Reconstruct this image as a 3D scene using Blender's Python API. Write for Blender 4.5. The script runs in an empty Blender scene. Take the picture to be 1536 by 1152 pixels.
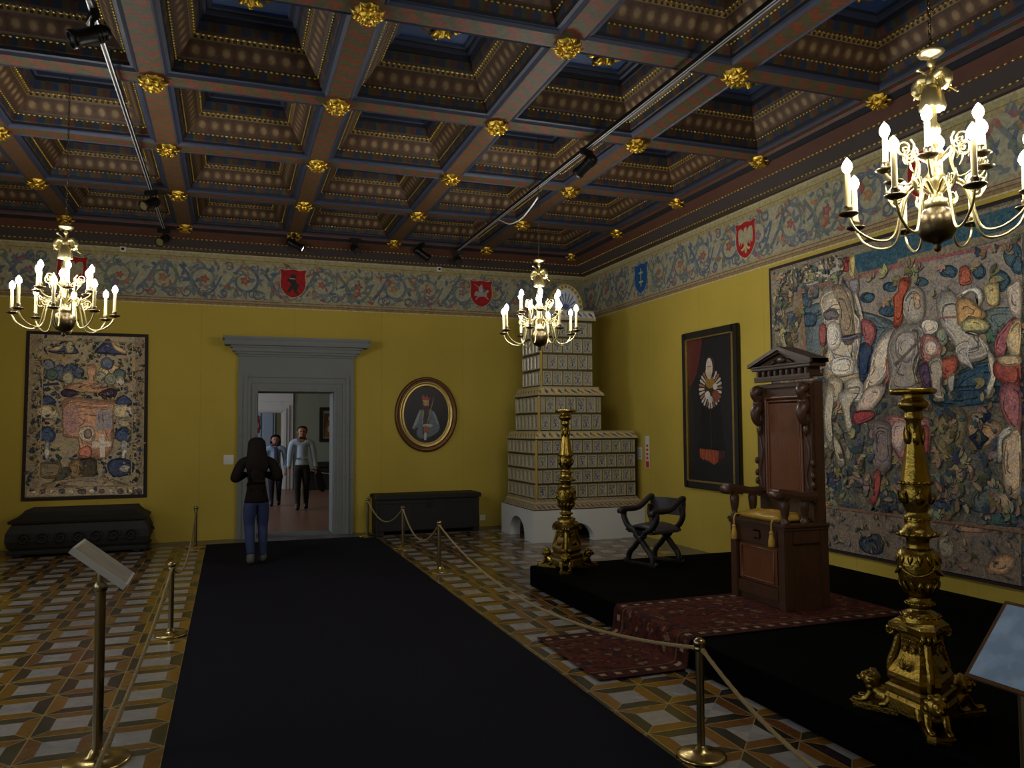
import bpy, bmesh, math, random
from mathutils import Vector, Matrix
random.seed(7)
PI=math.pi; sin=math.sin; cos=math.cos
SC=bpy.context.scene; COL=SC.collection
def lin(c):
    return tuple(((v/255)/12.92 if v/255<=.04045 else ((v/255+.055)/1.055)**2.4) for v in c[:3])
# ------------------------------------------------------------------ mesh builder
class MB:
    def __init__(s): s.v=[];s.f=[];s.m=[];s.s=[];s.uv=[];s.c=[];s.T=[Matrix()]
    def push(s,M): s.T.append(s.T[-1]@M)
    def pop(s): s.T.pop()
    def add(s,vs,fs,m=0,sm=False,uvs=None,col=None):
        b=len(s.v); T=s.T[-1]
        s.v+=[T@Vector(p) for p in vs]
        for i,f in enumerate(fs):
            s.f.append([b+k for k in f]); s.m.append(m); s.s.append(sm)
            s.uv.append(uvs[i] if uvs else None); s.c.append(col)
    def box(s,x0,x1,y0,y1,z0,z1,m=0,b=0.0,col=None):
        if b<=0:
            vs=[(x,y,z) for z in (z0,z1) for y in (y0,y1) for x in (x0,x1)]
            s.add(vs,[(0,2,3,1),(4,5,7,6),(0,1,5,4),(2,6,7,3),(0,4,6,2),(1,3,7,5)],m,False,None,col); return
        bm=bmesh.new(); bmesh.ops.create_cube(bm,size=1)
        for v in bm.verts: v.co=Vector(((x0+x1)/2+v.co.x*(x1-x0),(y0+y1)/2+v.co.y*(y1-y0),(z0+z1)/2+v.co.z*(z1-z0)))
        bmesh.ops.bevel(bm,geom=bm.edges[:],offset=b,segments=2,affect='EDGES')
        bm.verts.index_update()
        s.add([v.co.copy() for v in bm.verts],[[v.index for v in f.verts] for f in bm.faces],m,False,None,col); bm.free()
    def lathe(s,prof,n=24,m=0,sm=True,rib=None,caps=True,arc=None):
        vs=[];fs=[]
        for i,(r,z) in enumerate(prof):
            for k in range(n):
                a=2*PI*k/n; rr=r
                if rib: rr=r*(1+rib[1]*cos(rib[0]*a)*(rib[2](z) if len(rib)>2 else 1))
                vs.append((rr*cos(a),rr*sin(a),z))
        for i in range(len(prof)-1):
            for k in range(n):
                k2=(k+1)%n; fs.append((i*n+k,i*n+k2,(i+1)*n+k2,(i+1)*n+k))
        s.add(vs,fs,m,sm)
        if caps:
            if prof[0][0]>1e-4: s.add([vs[k] for k in range(n)],[list(range(n))[::-1]],m)
            if prof[-1][0]>1e-4: s.add([vs[(len(prof)-1)*n+k] for k in range(n)],[list(range(n))],m)
    def tube(s,path,r=.01,n=8,m=0,closed=False,sm=True,flat=1.0,col=None):
        P=[Vector(p) for p in path]; N=len(P)
        R=r if isinstance(r,(list,tuple)) else [r]*N
        vs=[];fs=[];prev=None
        for i in range(N):
            if closed: t=P[(i+1)%N]-P[i-1]
            else: t=P[min(i+1,N-1)]-P[max(i-1,0)]
            if t.length<1e-9: t=Vector((0,0,1))
            t.normalize()
            if prev is None:
                a=Vector((0,0,1)) if abs(t.z)<.9 else Vector((1,0,0))
                u=t.cross(a).normalized()
            else:
                u=prev-t*prev.dot(t)
                u=u.normalized() if u.length>1e-6 else t.orthogonal().normalized()
            prev=u; w=t.cross(u)
            for k in range(n):
                a=2*PI*k/n; vs.append(P[i]+(u*cos(a)+w*sin(a)*flat)*R[i])
        for i in range(N if closed else N-1):
            j=(i+1)%N
            for k in range(n):
                k2=(k+1)%n; fs.append((i*n+k,i*n+k2,j*n+k2,j*n+k))
        s.add(vs,fs,m,sm,None,col)
        if not closed:
            s.add([vs[k] for k in range(n)],[list(range(n))[::-1]],m,False,None,col)
            s.add([vs[(N-1)*n+k] for k in range(n)],[list(range(n))],m,False,None,col)
    def sph(s,c,r,nu=14,nv=9,m=0,sm=True):
        if not isinstance(r,(tuple,list)): r=(r,r,r)
        vs=[(c[0],c[1],c[2]-r[2])];fs=[]
        for j in range(1,nv):
            b=-PI/2+PI*j/nv
            for k in range(nu):
                a=2*PI*k/nu; vs.append((c[0]+r[0]*cos(b)*cos(a),c[1]+r[1]*cos(b)*sin(a),c[2]+r[2]*sin(b)))
        vs.append((c[0],c[1],c[2]+r[2])); L=len(vs)-1
        for k in range(nu):
            k2=(k+1)%nu; fs.append((0,1+k2,1+k)); fs.append((L,L-nu+k,L-nu+k2))
            for j in range(nv-2): fs.append((1+j*nu+k,1+j*nu+k2,1+(j+1)*nu+k2,1+(j+1)*nu+k))
        s.add(vs,fs,m,sm)
    def prism(s,poly,z0,z1,m=0,sm=False,col=None):
        n=len(poly)
        vs=[(p[0],p[1],z0) for p in poly]+[(p[0],p[1],z1) for p in poly]
        s.add(vs,[list(range(n))[::-1],list(range(n,2*n))]+[(k,(k+1)%n,n+(k+1)%n,n+k) for k in range(n)],m,sm,None,col)
    def loft(s,rings,m=0,sm=True,caps=True,uvf=None):
        n=len(rings[0]); vs=[p for r in rings for p in r]; fs=[]
        for i in range(len(rings)-1):
            for k in range(n):
                k2=(k+1)%n; fs.append((i*n+k,i*n+k2,(i+1)*n+k2,(i+1)*n+k))
        s.add(vs,fs,m,sm)
        if caps: s.add(rings[0],[list(range(n))[::-1]],m); s.add(rings[-1],[list(range(n))],m)
    def leaf(s,base,tip,w,up,m=0,n=5,bow=.0):
        B=Vector(base);T=Vector(tip);U=Vector(up).normalized();d=T-B;sd=d.cross(U).normalized()
        vs=[];fs=[]
        for i in range(n+1):
            t=i/n; c=B+d*t+U*(bow*sin(PI*t)); ww=w*sin(PI*min(1,.12+.88*t))**.8*(1-.25*t) if i<n else .002
            vs+= [c-sd*ww,c+U*ww*.35,c+sd*ww,c-U*ww*.25]
        for i in range(n):
            for k in range(4):
                k2=(k+1)%4; fs.append((i*4+k,i*4+k2,i*4+4+k2,i*4+4+k))
        fs+= [(3,2,1,0),(n*4,n*4+1,n*4+2,n*4+3)]
        s.add(vs,fs,m,True)
def obj(name,mb,mats,parent=None,loc=None,rz=0,kind=None,**kw):
    me=bpy.data.meshes.new(name)
    me.from_pydata([tuple(v) for v in mb.v],[],mb.f)
    if not isinstance(mats,(list,tuple)): mats=[mats]
    for m in mats: me.materials.append(m)
    me.polygons.foreach_set('material_index',mb.m); me.polygons.foreach_set('use_smooth',mb.s)
    if any(u is not None for u in mb.uv):
        L=me.uv_layers.new(name='UVMap').data; k=0
        for f,u in zip(mb.f,mb.uv):
            for i in range(len(f)):
                L[k].uv=u[i] if u else (0,0); k+=1
    if any(c is not None for c in mb.c):
        A=me.color_attributes.new('Col','FLOAT_COLOR','CORNER').data; k=0
        for f,c in zip(mb.f,mb.c):
            if c is not None and isinstance(c[0],tuple):
                for i in range(len(f)): A[k].color=lin(c[i])+((c[i][3],) if len(c[i])>3 else (0.,)); k+=1
                continue
            q=(lin(c)+((c[3],) if len(c)>3 else (0.,))) if c is not None else (.2,.2,.2,0.)
            for i in range(len(f)): A[k].color=q; k+=1
    me.update(); me.validate()
    o=bpy.data.objects.new(name,me); COL.objects.link(o)
    if parent: o.parent=parent
    if loc: o.location=loc
    o.rotation_euler[2]=rz
    if kind: o['kind']=kind
    return tag(o,**kw)
def tag(o,label=None,cat=None,group=None):
    if label: o['label']=label
    if cat: o['category']=cat
    if group: o['group']=group
    return o
def thing(name,label,cat,loc=(0,0,0),rz=0,group=None):
    o=bpy.data.objects.new(name,None); COL.objects.link(o); o.location=loc; o.rotation_euler[2]=rz
    o.empty_display_size=.1
    return tag(o,label,cat,group)
def copy_tree(o,parent=None,loc=None,rz=None,label=None):
    c=o.copy(); COL.objects.link(c)
    if parent: c.parent=parent
    if loc is not None: c.location=loc
    if rz is not None: c.rotation_euler[2]=rz
    if label: c['label']=label
    for ch in list(o.children): copy_tree(ch,c)
    return c
def spl(pts,n=6,closed=False):
    P=[Vector(p) for p in pts]; N=len(P); out=[]
    for i in range(N if closed else N-1):
        g=(lambda k:P[k%N]) if closed else (lambda k:P[max(0,min(N-1,k))])
        a,b,c,d=g(i-1),g(i),g(i+1),g(i+2)
        for k in range(n):
            t=k/n; out.append(.5*((2*b)+(c-a)*t+(2*a-5*b+4*c-d)*t*t+(3*b-a-3*c+d)*t**3))
    if not closed: out.append(P[-1])
    return out
# ------------------------------------------------------------------ flat pictures: layered coloured shapes
class Paint:
    def __init__(s,mb,fn,m=0,d0=.0004,st=.00008): s.mb=mb;s.fn=fn;s.m=m;s.d=d0;s.st=st
    def poly(s,pts,col,k=1):
        if k:
            pts=[(p.x,p.y) for p in spl([(a,b,0) for a,b in pts],3,True)]
        s.d+=s.st
        # triangulate the outline with bmesh so that concave shapes stay clean
        s.mb.add([s.fn(a,b,s.d) for a,b in pts],[list(range(len(pts)))],s.m,False,None,col)
    def folds(s,pts,col,rr,n=4):
        cx=sum(p[0] for p in pts)/len(pts); cy=sum(p[1] for p in pts)/len(pts); N=len(pts)
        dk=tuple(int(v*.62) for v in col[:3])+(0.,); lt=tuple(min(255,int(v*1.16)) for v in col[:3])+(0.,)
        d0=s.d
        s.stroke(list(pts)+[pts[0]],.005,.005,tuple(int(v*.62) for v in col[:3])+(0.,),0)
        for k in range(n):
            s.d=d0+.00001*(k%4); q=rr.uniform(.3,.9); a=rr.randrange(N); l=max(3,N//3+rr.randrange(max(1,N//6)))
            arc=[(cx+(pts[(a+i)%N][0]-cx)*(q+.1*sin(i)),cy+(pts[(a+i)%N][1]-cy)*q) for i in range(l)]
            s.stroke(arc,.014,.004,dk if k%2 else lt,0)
        s.d=d0+.00004
    def soft(s,pts,col,al):
        """a shape whose rim is woven a little darker than its middle"""
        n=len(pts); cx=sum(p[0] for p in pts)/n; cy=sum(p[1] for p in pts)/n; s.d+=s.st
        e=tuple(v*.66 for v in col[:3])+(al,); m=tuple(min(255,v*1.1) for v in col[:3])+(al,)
        q=[(cx+(x-cx)*.62,cy+(y-cy)*.62) for x,y in pts]
        V=[s.fn(x,y,s.d) for x,y in pts]; V2=[s.fn(x,y,s.d+.00003) for x,y in q]
        s.mb.add(V,[list(range(n))],s.m,False,None,e)
        for i in range(n):
            j=(i+1)%n; s.mb.add([V[i]+(V2[i]-V2[i])+0*V[i] if 0 else s.fn(*pts[i],s.d+.00003),s.fn(*pts[j],s.d+.00003),V2[j],V2[i]],[(0,1,2,3)],s.m,False,None,(e,e,m,m))
        s.mb.add(V2,[list(range(n))],s.m,False,None,m)
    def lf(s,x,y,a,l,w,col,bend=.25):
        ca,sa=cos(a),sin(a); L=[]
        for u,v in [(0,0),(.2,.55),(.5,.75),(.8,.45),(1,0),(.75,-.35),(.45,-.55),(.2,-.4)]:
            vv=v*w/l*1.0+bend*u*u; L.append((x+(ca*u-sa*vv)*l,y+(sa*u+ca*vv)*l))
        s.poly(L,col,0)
    def ell(s,x,y,rx,ry,col,n=14,rot=0):
        s.poly([(x+rx*cos(t)*cos(rot)-ry*sin(t)*sin(rot),y+rx*cos(t)*sin(rot)+ry*sin(t)*cos(rot)) for t in [2*PI*i/n for i in range(n)]],col,0)
    def stroke(s,pts,w0,w1,col,n=4):
        P=spl([(a,b,0) for a,b in pts],n) if n else [Vector((a,b,0)) for a,b in pts]
        L=[];N=len(P)
        for i in range(N):
            t=(P[min(i+1,N-1)]-P[max(i-1,0)]); t=t.normalized() if t.length>1e-9 else Vector((1,0,0))
            w=(w0+(w1-w0)*i/(N-1))/2; nr=Vector((-t.y,t.x,0))*w
            L.append((P[i]+nr,P[i]-nr))
        s.d+=s.st
        vs=[];fs=[]
        for a,b in L: vs+=[s.fn(a.x,a.y,s.d),s.fn(b.x,b.y,s.d)]
        for i in range(N-1): fs.append((2*i,2*i+1,2*i+3,2*i+2))
        s.mb.add(vs,fs,s.m,False,None,col)
# ------------------------------------------------------------------ materials
def mk(name):
    m=bpy.data.materials.new(name); m.use_nodes=True; nt=m.node_tree
    return m,nt,nt.nodes['Principled BSDF']
def nn(nt,t,**k):
    n=nt.nodes.new(t)
    for a,b in k.items(): setattr(n,a,b)
    return n
def wire(nt,a,b): nt.links.new(a,b)
def ma(nt,op,a,b=None,c=None):
    n=nn(nt,'ShaderNodeMath',operation=op)
    for i,x in enumerate((a,b,c)):
        if x is None: continue
        if isinstance(x,(int,float)): n.inputs[i].default_value=x
        else: wire(nt,x,n.inputs[i])
    return n.outputs[0]
def mixc(nt,f,a,b,mode='MIX'):
    n=nn(nt,'ShaderNodeMix',data_type='RGBA',blend_type=mode)
    for i,x in ((0,f),(6,a),(7,b)):
        if isinstance(x,(int,float)): n.inputs[i].default_value=x
        elif isinstance(x,tuple): n.inputs[i].default_value=tuple(x)+(1,)
        else: wire(nt,x,n.inputs[i])
    return n.outputs[2]
def tex(nt,kind='Object'): return nn(nt,'ShaderNodeTexCoord').outputs[kind]
def noise(nt,co,sc,det=3,rough=.55,dist=0):
    n=nn(nt,'ShaderNodeTexNoise'); wire(nt,co,n.inputs['Vector'])
    n.inputs['Scale'].default_value=sc;n.inputs['Detail'].default_value=det;n.inputs['Roughness'].default_value=rough;n.inputs['Distortion'].default_value=dist
    return n
def ramp(nt,f,stops,interp='LINEAR'):
    n=nn(nt,'ShaderNodeValToRGB'); wire(nt,f,n.inputs[0]); cr=n.color_ramp; cr.interpolation=interp
    while len(cr.elements)<len(stops): cr.elements.new(.5)
    for e,(p,c) in zip(cr.elements,stops): e.position=p; e.color=tuple(c)+(1,)
    return n.outputs[0]
def bump(nt,b,h,st=.3,d=.01):
    n=nn(nt,'ShaderNodeBump'); n.inputs['Strength'].default_value=st; n.inputs['Distance'].default_value=d
    wire(nt,h,n.inputs['Height']); wire(nt,n.outputs[0],b.inputs['Normal'])
def mat(name,c,rough=.5,metal=0,var=.12,sc=9,bp=0,spec=.5,stretch=None,bsc=None):
    m,nt,b=mk(name); L=lin(c)
    co=tex(nt)
    if stretch:
        mp=nn(nt,'ShaderNodeMapping'); wire(nt,co,mp.inputs[0]); mp.inputs['Scale'].default_value=stretch; co=mp.outputs[0]
    nz=noise(nt,co,sc,4)
    col=mixc(nt,nz.outputs['Fac'],tuple(v*(1-var) for v in L),tuple(min(1,v*(1+var)) for v in L))
    wire(nt,col,b.inputs['Base Color']); b.inputs['Roughness'].default_value=rough; b.inputs['Metallic'].default_value=metal
    b.inputs['Specular IOR Level'].default_value=spec
    if bp: bump(nt,b,noise(nt,co,bsc or sc*4,4).outputs['Fac'],bp)
    return m
def mcol(name,rough=.8,foliage=False,weave=0,spec=.2,grain=.25):
    """colour comes from the shape's own colour attribute; alpha says how much leafy pattern lies over it"""
    m,nt,b=mk(name); at=nn(nt,'ShaderNodeAttribute',attribute_name='Col'); c=at.outputs['Color']; co=tex(nt)
    if foliage:
        ds=noise(nt,co,9,3); ad=nn(nt,'ShaderNodeVectorMath',operation='MULTIPLY_ADD')
        wire(nt,ds.outputs['Color'],ad.inputs[0]); ad.inputs[1].default_value=(.22,.22,.22); wire(nt,co,ad.inputs[2])
        vo=nn(nt,'ShaderNodeTexVoronoi'); wire(nt,ad.outputs[0],vo.inputs['Vector']); vo.inputs['Scale'].default_value=24
        sp=nn(nt,'ShaderNodeSeparateColor'); wire(nt,vo.outputs['Color'],sp.inputs[0])
        L=[(36,40,52),(150,136,104),(64,82,100),(178,166,138),(92,96,72),(44,50,70),(168,150,116),(112,90,72),(84,100,110),(56,52,44)]
        fc=ramp(nt,sp.outputs[0],[(i/10,lin(q)) for i,q in enumerate(L)],'CONSTANT')
        big=noise(nt,co,3.2,2)
        fc=mixc(nt,.28,fc,c)
        msk=ma(nt,'MULTIPLY',at.outputs['Alpha'],ramp(nt,big.outputs['Fac'],[(.30,(.35,)*3),(.62,(1,1,1))]))
        c=mixc(nt,msk,c,fc)
    g=noise(nt,co,60 if weave else 26,4,.7)
    c=mixc(nt,1.0,c,ramp(nt,g.outputs['Fac'],[(.25,(1-grain*1.6,)*3),(.75,(1+grain*.5,)*3)]),'MULTIPLY')
    if foliage:
        st=noise(nt,co,16,2,.5,3.0)
        c=mixc(nt,1.0,c,ramp(nt,st.outputs['Fac'],[(.34,(.72,.72,.75)),(.46,(1,1,1))]),'MULTIPLY')
    if foliage:
        n3=noise(nt,co,13,6,.72,1.2)
        c=mixc(nt,.55,c,ramp(nt,n3.outputs['Fac'],[(.3,lin((70,86,116))),(.46,lin((176,180,190))),(.56,lin((206,196,176))),(.7,lin((236,206,150)))]),'OVERLAY')
        c=mixc(nt,1.0,c,(1.6,1.55,1.5),'MULTIPLY')
    wire(nt,c,b.inputs['Base Color']); b.inputs['Roughness'].default_value=rough; b.inputs['Specular IOR Level'].default_value=spec
    if weave: bump(nt,b,noise(nt,co,220,2).outputs['Fac'],.25,.002)
    return m
def glow(name,c,st):
    m,nt,b=mk(name); b.inputs['Base Color'].default_value=(1,1,1,1)
    b.inputs['Emission Color'].default_value=lin(c)+(1,); b.inputs['Emission Strength'].default_value=st
    return m
def glass(name,c,rough=.05,alpha=.12):
    m,nt,b=mk(name); b.inputs['Base Color'].default_value=lin(c)+(1,); b.inputs['Roughness'].default_value=rough
    b.inputs['Transmission Weight'].default_value=1; b.inputs['IOR'].default_value=1.05
    return m
DAY=46; EXPO=0.0; BULBS=245; NEXT=[(-2.9,15.5,2.0,80,(.85,.92,1)),(-2.9,19.5,2.0,80,(.85,.92,1)),(-2.9,26,2.0,110,(.8,.9,1))]
# ------------------------------------------------------------------ materials of the room
GOLD=mat('gold_leaf',(172,142,56),.26,1,.4,14,.2)
GOLDC=mat('gilded_carving',(150,125,56),.27,1,.5,16,.35)
GOLDB=mat('gilded_ceiling_boss',(232,190,76),.34,1,.3,22,.4)
BEAD=mat('gold_beading',(250,214,104),.42,1,.15,14)
BRASS=mat('polished_brass',(190,168,108),.26,1,.12,6)
BRASSD=mat('stanchion_brass',(152,138,104),.3,1,.15,6)
CHBR=mat('chandelier_brass',(206,190,136),.32,1,.1,8)
DARKBR=mat('darkened_brass',(92,80,58),.35,1,.15,10)
BLACKM=mat('black_metal',(16,16,17),.4,.3,.1,10)
CHROME=mat('chrome',(190,190,196),.15,1,.03,5)
ALU=mat('aluminium_edge',(214,214,218),.5,.6,.03,5)
WHITEP=mat('white_plaster',(196,197,194),.75,0,.04,3,.05)
GREYST=mat('grey_stone',(112,115,114),.7,0,.07,5,.06)
GREYD=mat('grey_stone_joint',(84,86,85),.75,0,.05,5)
OAK=mat('dark_walnut',(68,42,25),.42,0,.35,10,.15,stretch=(3,3,.5))
OAKP=mat('red_walnut_panel',(104,58,30),.4,0,.35,9,.15,stretch=(3,3,.5))
OAKD=mat('black_oak',(24,18,15),.5,0,.3,10,.15,stretch=(3,3,.7))
CHEST=mat('chest_oak',(22,19,16),.7,0,.3,10,.2,stretch=(.6,3,3))
IRON=mat('iron_fitting',(50,48,46),.45,.8,.2,20)
CARPET=mat('dark_carpet',(22,21,30),.95,0,.18,160,.4,.1)
DAIS=mat('black_dais_cloth',(3,3,3),.9,0,.2,60,0,.04)
PEDI=mat('dark_brown_walnut',(60,38,25),.45,0,.3,10,.15,stretch=(3,3,.5))
LEATHER=mat('dark_leather',(58,54,56),.45,0,.2,18,.1)
CUSH=mat('yellow_silk',(190,150,58),.42,0,.3,12,.25)
ROPE=mat('beige_rope',(150,128,84),.85,0,.25,160,.5)
CANDLE=mat('ivory_candle_sleeve',(226,205,140),.5,0,.05,6)
BULB=glow('lit_bulb',(250,246,238),BULBS)
CABLE=mat('white_cable',(206,202,190),.5,0,.03,5)
PLASTIC=mat('white_plastic',(210,208,198),.45,0,.02,5)
PAPER=mat('white_card',(200,200,196),.7,0,.05,6)
REDP=mat('red_print',(186,44,40),.6,0,.05,8)
CANVAS=mcol('painted_canvas',.45,grain=.3,spec=.4)
FRESCO=mcol('frieze_paint',.85,grain=.3)
TAPES=mcol('woven_tapestry',.95,True,1,.05,.4)
TAPESL=TAPES
BANDT=mat('tapestry_border_band',(42,30,30),.9,0,.2,30)
FRAMEB=mat('black_picture_frame',(26,22,20),.35,0,.2,12)
FRAMEG=mat('gilt_picture_frame',(190,164,100),.38,1,.25,24,.25)
FRAMEBR=mat('brown_gilt_moulding',(96,66,34),.4,.6,.25,18,.2)
def wall_mat(name,c,z0=0,seam=1.32):
    m,nt,b=mk(name); co=tex(nt); L=lin(c)
    n1=noise(nt,co,1.3,4); n2=noise(nt,co,40,3)
    col=mixc(nt,n1.outputs['Fac'],tuple(v*.9 for v in L),tuple(v*1.1 for v in L))
    col=mixc(nt,ramp(nt,n2.outputs['Fac'],[(.3,(0,0,0)),(.8,(.12,.12,.12))]),col,tuple(v*.6 for v in L))
    sp=nn(nt,'ShaderNodeSeparateXYZ'); wire(nt,co,sp.inputs[0])
    w=ma(nt,'ADD',sp.outputs[0],sp.outputs[1])
    fr=ma(nt,'FRACT',ma(nt,'DIVIDE',w,seam)); ln=ma(nt,'LESS_THAN',fr,.006)
    col=mixc(nt,ma(nt,'MULTIPLY',ln,.35),col,tuple(v*.5 for v in L))
    wire(nt,col,b.inputs['Base Color']); b.inputs['Roughness'].default_value=.8; b.inputs['Specular IOR Level'].default_value=.25
    bump(nt,b,n2.outputs['Fac'],.08,.004)
    return m
YELLOW=wall_mat('yellow_fabric_wall',(181,159,66))
GREYGREEN=mat('grey_green_wall',(128,130,112),.85,0,.06,2)
BLUEGREY=mat('blue_grey_wall',(150,160,172),.85,0,.05,2)
WHITEW=mat('white_painted_wood',(196,190,186),.7,0,.04,4)
REDFLOOR=mat('red_wood_floor',(122,84,68),.32,0,.2,7,.05,stretch=(1,.15,1))
def floor_mat():
    m,nt,b=mk('trompe_tile_floor'); co=tex(nt)
    sp=nn(nt,'ShaderNodeSeparateXYZ'); wire(nt,co,sp.inputs[0])
    u=ma(nt,'DIVIDE',ma(nt,'SUBTRACT',sp.outputs[0],2.075),.338); v=ma(nt,'DIVIDE',ma(nt,'SUBTRACT',sp.outputs[1],4.085),.357)
    fu,fv=ma(nt,'FLOOR',u),ma(nt,'FLOOR',v)
    pu=ma(nt,'SUBTRACT',ma(nt,'SUBTRACT',u,fu),.5); pv=ma(nt,'SUBTRACT',ma(nt,'SUBTRACT',v,fv),.5)
    au,av=ma(nt,'ABSOLUTE',pu),ma(nt,'ABSOLUTE',pv); mx=ma(nt,'MAXIMUM',au,av)
    par=ma(nt,'MODULO',ma(nt,'ABSOLUTE',ma(nt,'ADD',fu,fv)),2.0)
    side=ma(nt,'GREATER_THAN',au,av)           # left/right wedges
    org=ma(nt,'ABSOLUTE',ma(nt,'SUBTRACT',side,par))
    cv=nn(nt,'ShaderNodeCombineXYZ'); wire(nt,fu,cv.inputs[0]); wire(nt,fv,cv.inputs[1]); wire(nt,side,cv.inputs[2])
    wn=nn(nt,'ShaderNodeTexWhiteNoise'); wire(nt,cv.outputs[0],wn.inputs['Vector'])
    cA=ramp(nt,wn.outputs['Value'],[(0,lin((112,80,30))),(.5,lin((136,96,32))),(1,lin((106,66,34)))])
    cB=ramp(nt,wn.outputs['Value'],[(0,lin((36,36,34))),(.4,lin((58,56,42))),(.7,lin((44,38,36))),(1,lin((70,64,44)))])
    col=mixc(nt,org,cB,cA)
    cW=ramp(nt,wn.outputs['Value'],[(0,lin((158,152,146))),(1,lin((136,136,138)))])
    col=mixc(nt,ma(nt,'LESS_THAN',mx,.265),col,cW)
    g1=ma(nt,'GREATER_THAN',mx,.488); g2=ma(nt,'MULTIPLY',ma(nt,'LESS_THAN',ma(nt,'ABSOLUTE',ma(nt,'SUBTRACT',au,av)),.012),ma(nt,'GREATER_THAN',mx,.265))
    col=mixc(nt,ma(nt,'MULTIPLY',ma(nt,'MAXIMUM',g1,g2),.7),col,lin((170,146,96)))
    st=noise(nt,co,18,5,.65); col=mixc(nt,1.0,col,ramp(nt,st.outputs['Fac'],[(.2,(.72,)*3),(.8,(1.12,)*3)]),'MULTIPLY')
    wire(nt,col,b.inputs['Base Color'])
    rg=noise(nt,co,3,3); wire(nt,ramp(nt,rg.outputs['Fac'],[(.3,(.16,)*3),(.7,(.28,)*3)]),b.inputs['Roughness'])
    b.inputs['Specular IOR Level'].default_value=.5
    return m
FLOOR=floor_mat()
def uvxy(nt):
    sp=nn(nt,'ShaderNodeSeparateXYZ'); wire(nt,tex(nt,'UV'),sp.inputs[0]); return sp.outputs[0],sp.outputs[1]
def strip_mat(name,fn,rough=.6,metal=0):
    m,nt,b=mk(name); u,v=uvxy(nt); c=fn(nt,u,v); g=noise(nt,tex(nt),30,3)
    c=mixc(nt,1.0,c,ramp(nt,g.outputs['Fac'],[(.25,(.7,)*3),(.75,(1.15,)*3)]),'MULTIPLY')
    wire(nt,c,b.inputs['Base Color']); b.inputs['Roughness'].default_value=rough; b.inputs['Specular IOR Level'].default_value=.3
    return m
def f_beam(nt,u,v):
    w=ma(nt,'ADD',ma(nt,'MULTIPLY',u,5.2),ma(nt,'MULTIPLY',ma(nt,'SINE',ma(nt,'MULTIPLY',v,7.0)),.22))
    f=ma(nt,'FRACT',w)
    c=ramp(nt,f,[(0,lin((122,62,44))),(.2,lin((122,60,42))),(.32,lin((90,80,54))),(.62,lin((76,80,56))),(.8,lin((98,76,52))),(1,lin((122,62,44)))])
    f2=ma(nt,'FRACT',ma(nt,'ADD',ma(nt,'MULTIPLY',u,21.0),v)); return mixc(nt,ma(nt,'MULTIPLY',ma(nt,'LESS_THAN',f2,.2),.12),c,lin((70,44,32)))
def f_blocks(nt,u,v):
    f=ma(nt,'FRACT',ma(nt,'MULTIPLY',u,3.1))
    return ramp(nt,f,[(0,lin((38,50,70))),(.2,lin((84,52,40))),(.4,lin((78,68,42))),(.55,lin((36,52,74))),(.72,lin((70,46,38))),(.88,lin((60,62,46)))],'CONSTANT')
def f_diam(nt,u,v):
    f=ma(nt,'FRACT',ma(nt,'MULTIPLY',u,8.5)); a=ma(nt,'ABSOLUTE',ma(nt,'SUBTRACT',f,.5)); bb=ma(nt,'ABSOLUTE',ma(nt,'SUBTRACT',v,.5))
    d=ma(nt,'ADD',ma(nt,'MULTIPLY',ma(nt,'MULTIPLY',a,a),2.6),ma(nt,'MULTIPLY',ma(nt,'MULTIPLY',bb,bb),2.2))
    return ramp(nt,d,[(0,lin((140,118,84))),(.1,lin((126,104,72))),(.26,lin((86,62,42))),(1,lin((66,46,32)))])
def f_dots(nt,u,v):
    f=ma(nt,'FRACT',ma(nt,'MULTIPLY',u,20.0)); r=ma(nt,'MULTIPLY',ma(nt,'LESS_THAN',f,.5),ma(nt,'LESS_THAN',ma(nt,'ABSOLUTE',ma(nt,'SUBTRACT',v,.5)),.3))
    return mixc(nt,r,lin((130,106,60)),lin((46,34,22)))
S_BEAM=strip_mat('painted_beam',f_beam); S_BLOCK=strip_mat('painted_block_band',f_blocks); S_DIAM=strip_mat('brown_diamond_band',f_diam); S_DOTS=strip_mat('dentil_band',f_dots)
S_BLUE=mat('blue_moulding',(46,54,76),.6,0,.2,10); S_DBLUE=mat('dark_blue_board',(26,28,38),.6,0,.2,10); S_PANEL=mat('blue_coffer_panel',(40,64,106),.6,0,.2,8)
S_BROWN=mat('dark_brown_wood',(58,40,30),.6,0,.25,12); S_REDBR=mat('red_brown_cornice',(84,52,40),.6,0,.25,9); S_GREYBR=mat('grey_brown_cornice',(66,58,58),.6,0,.2,9)

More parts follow.
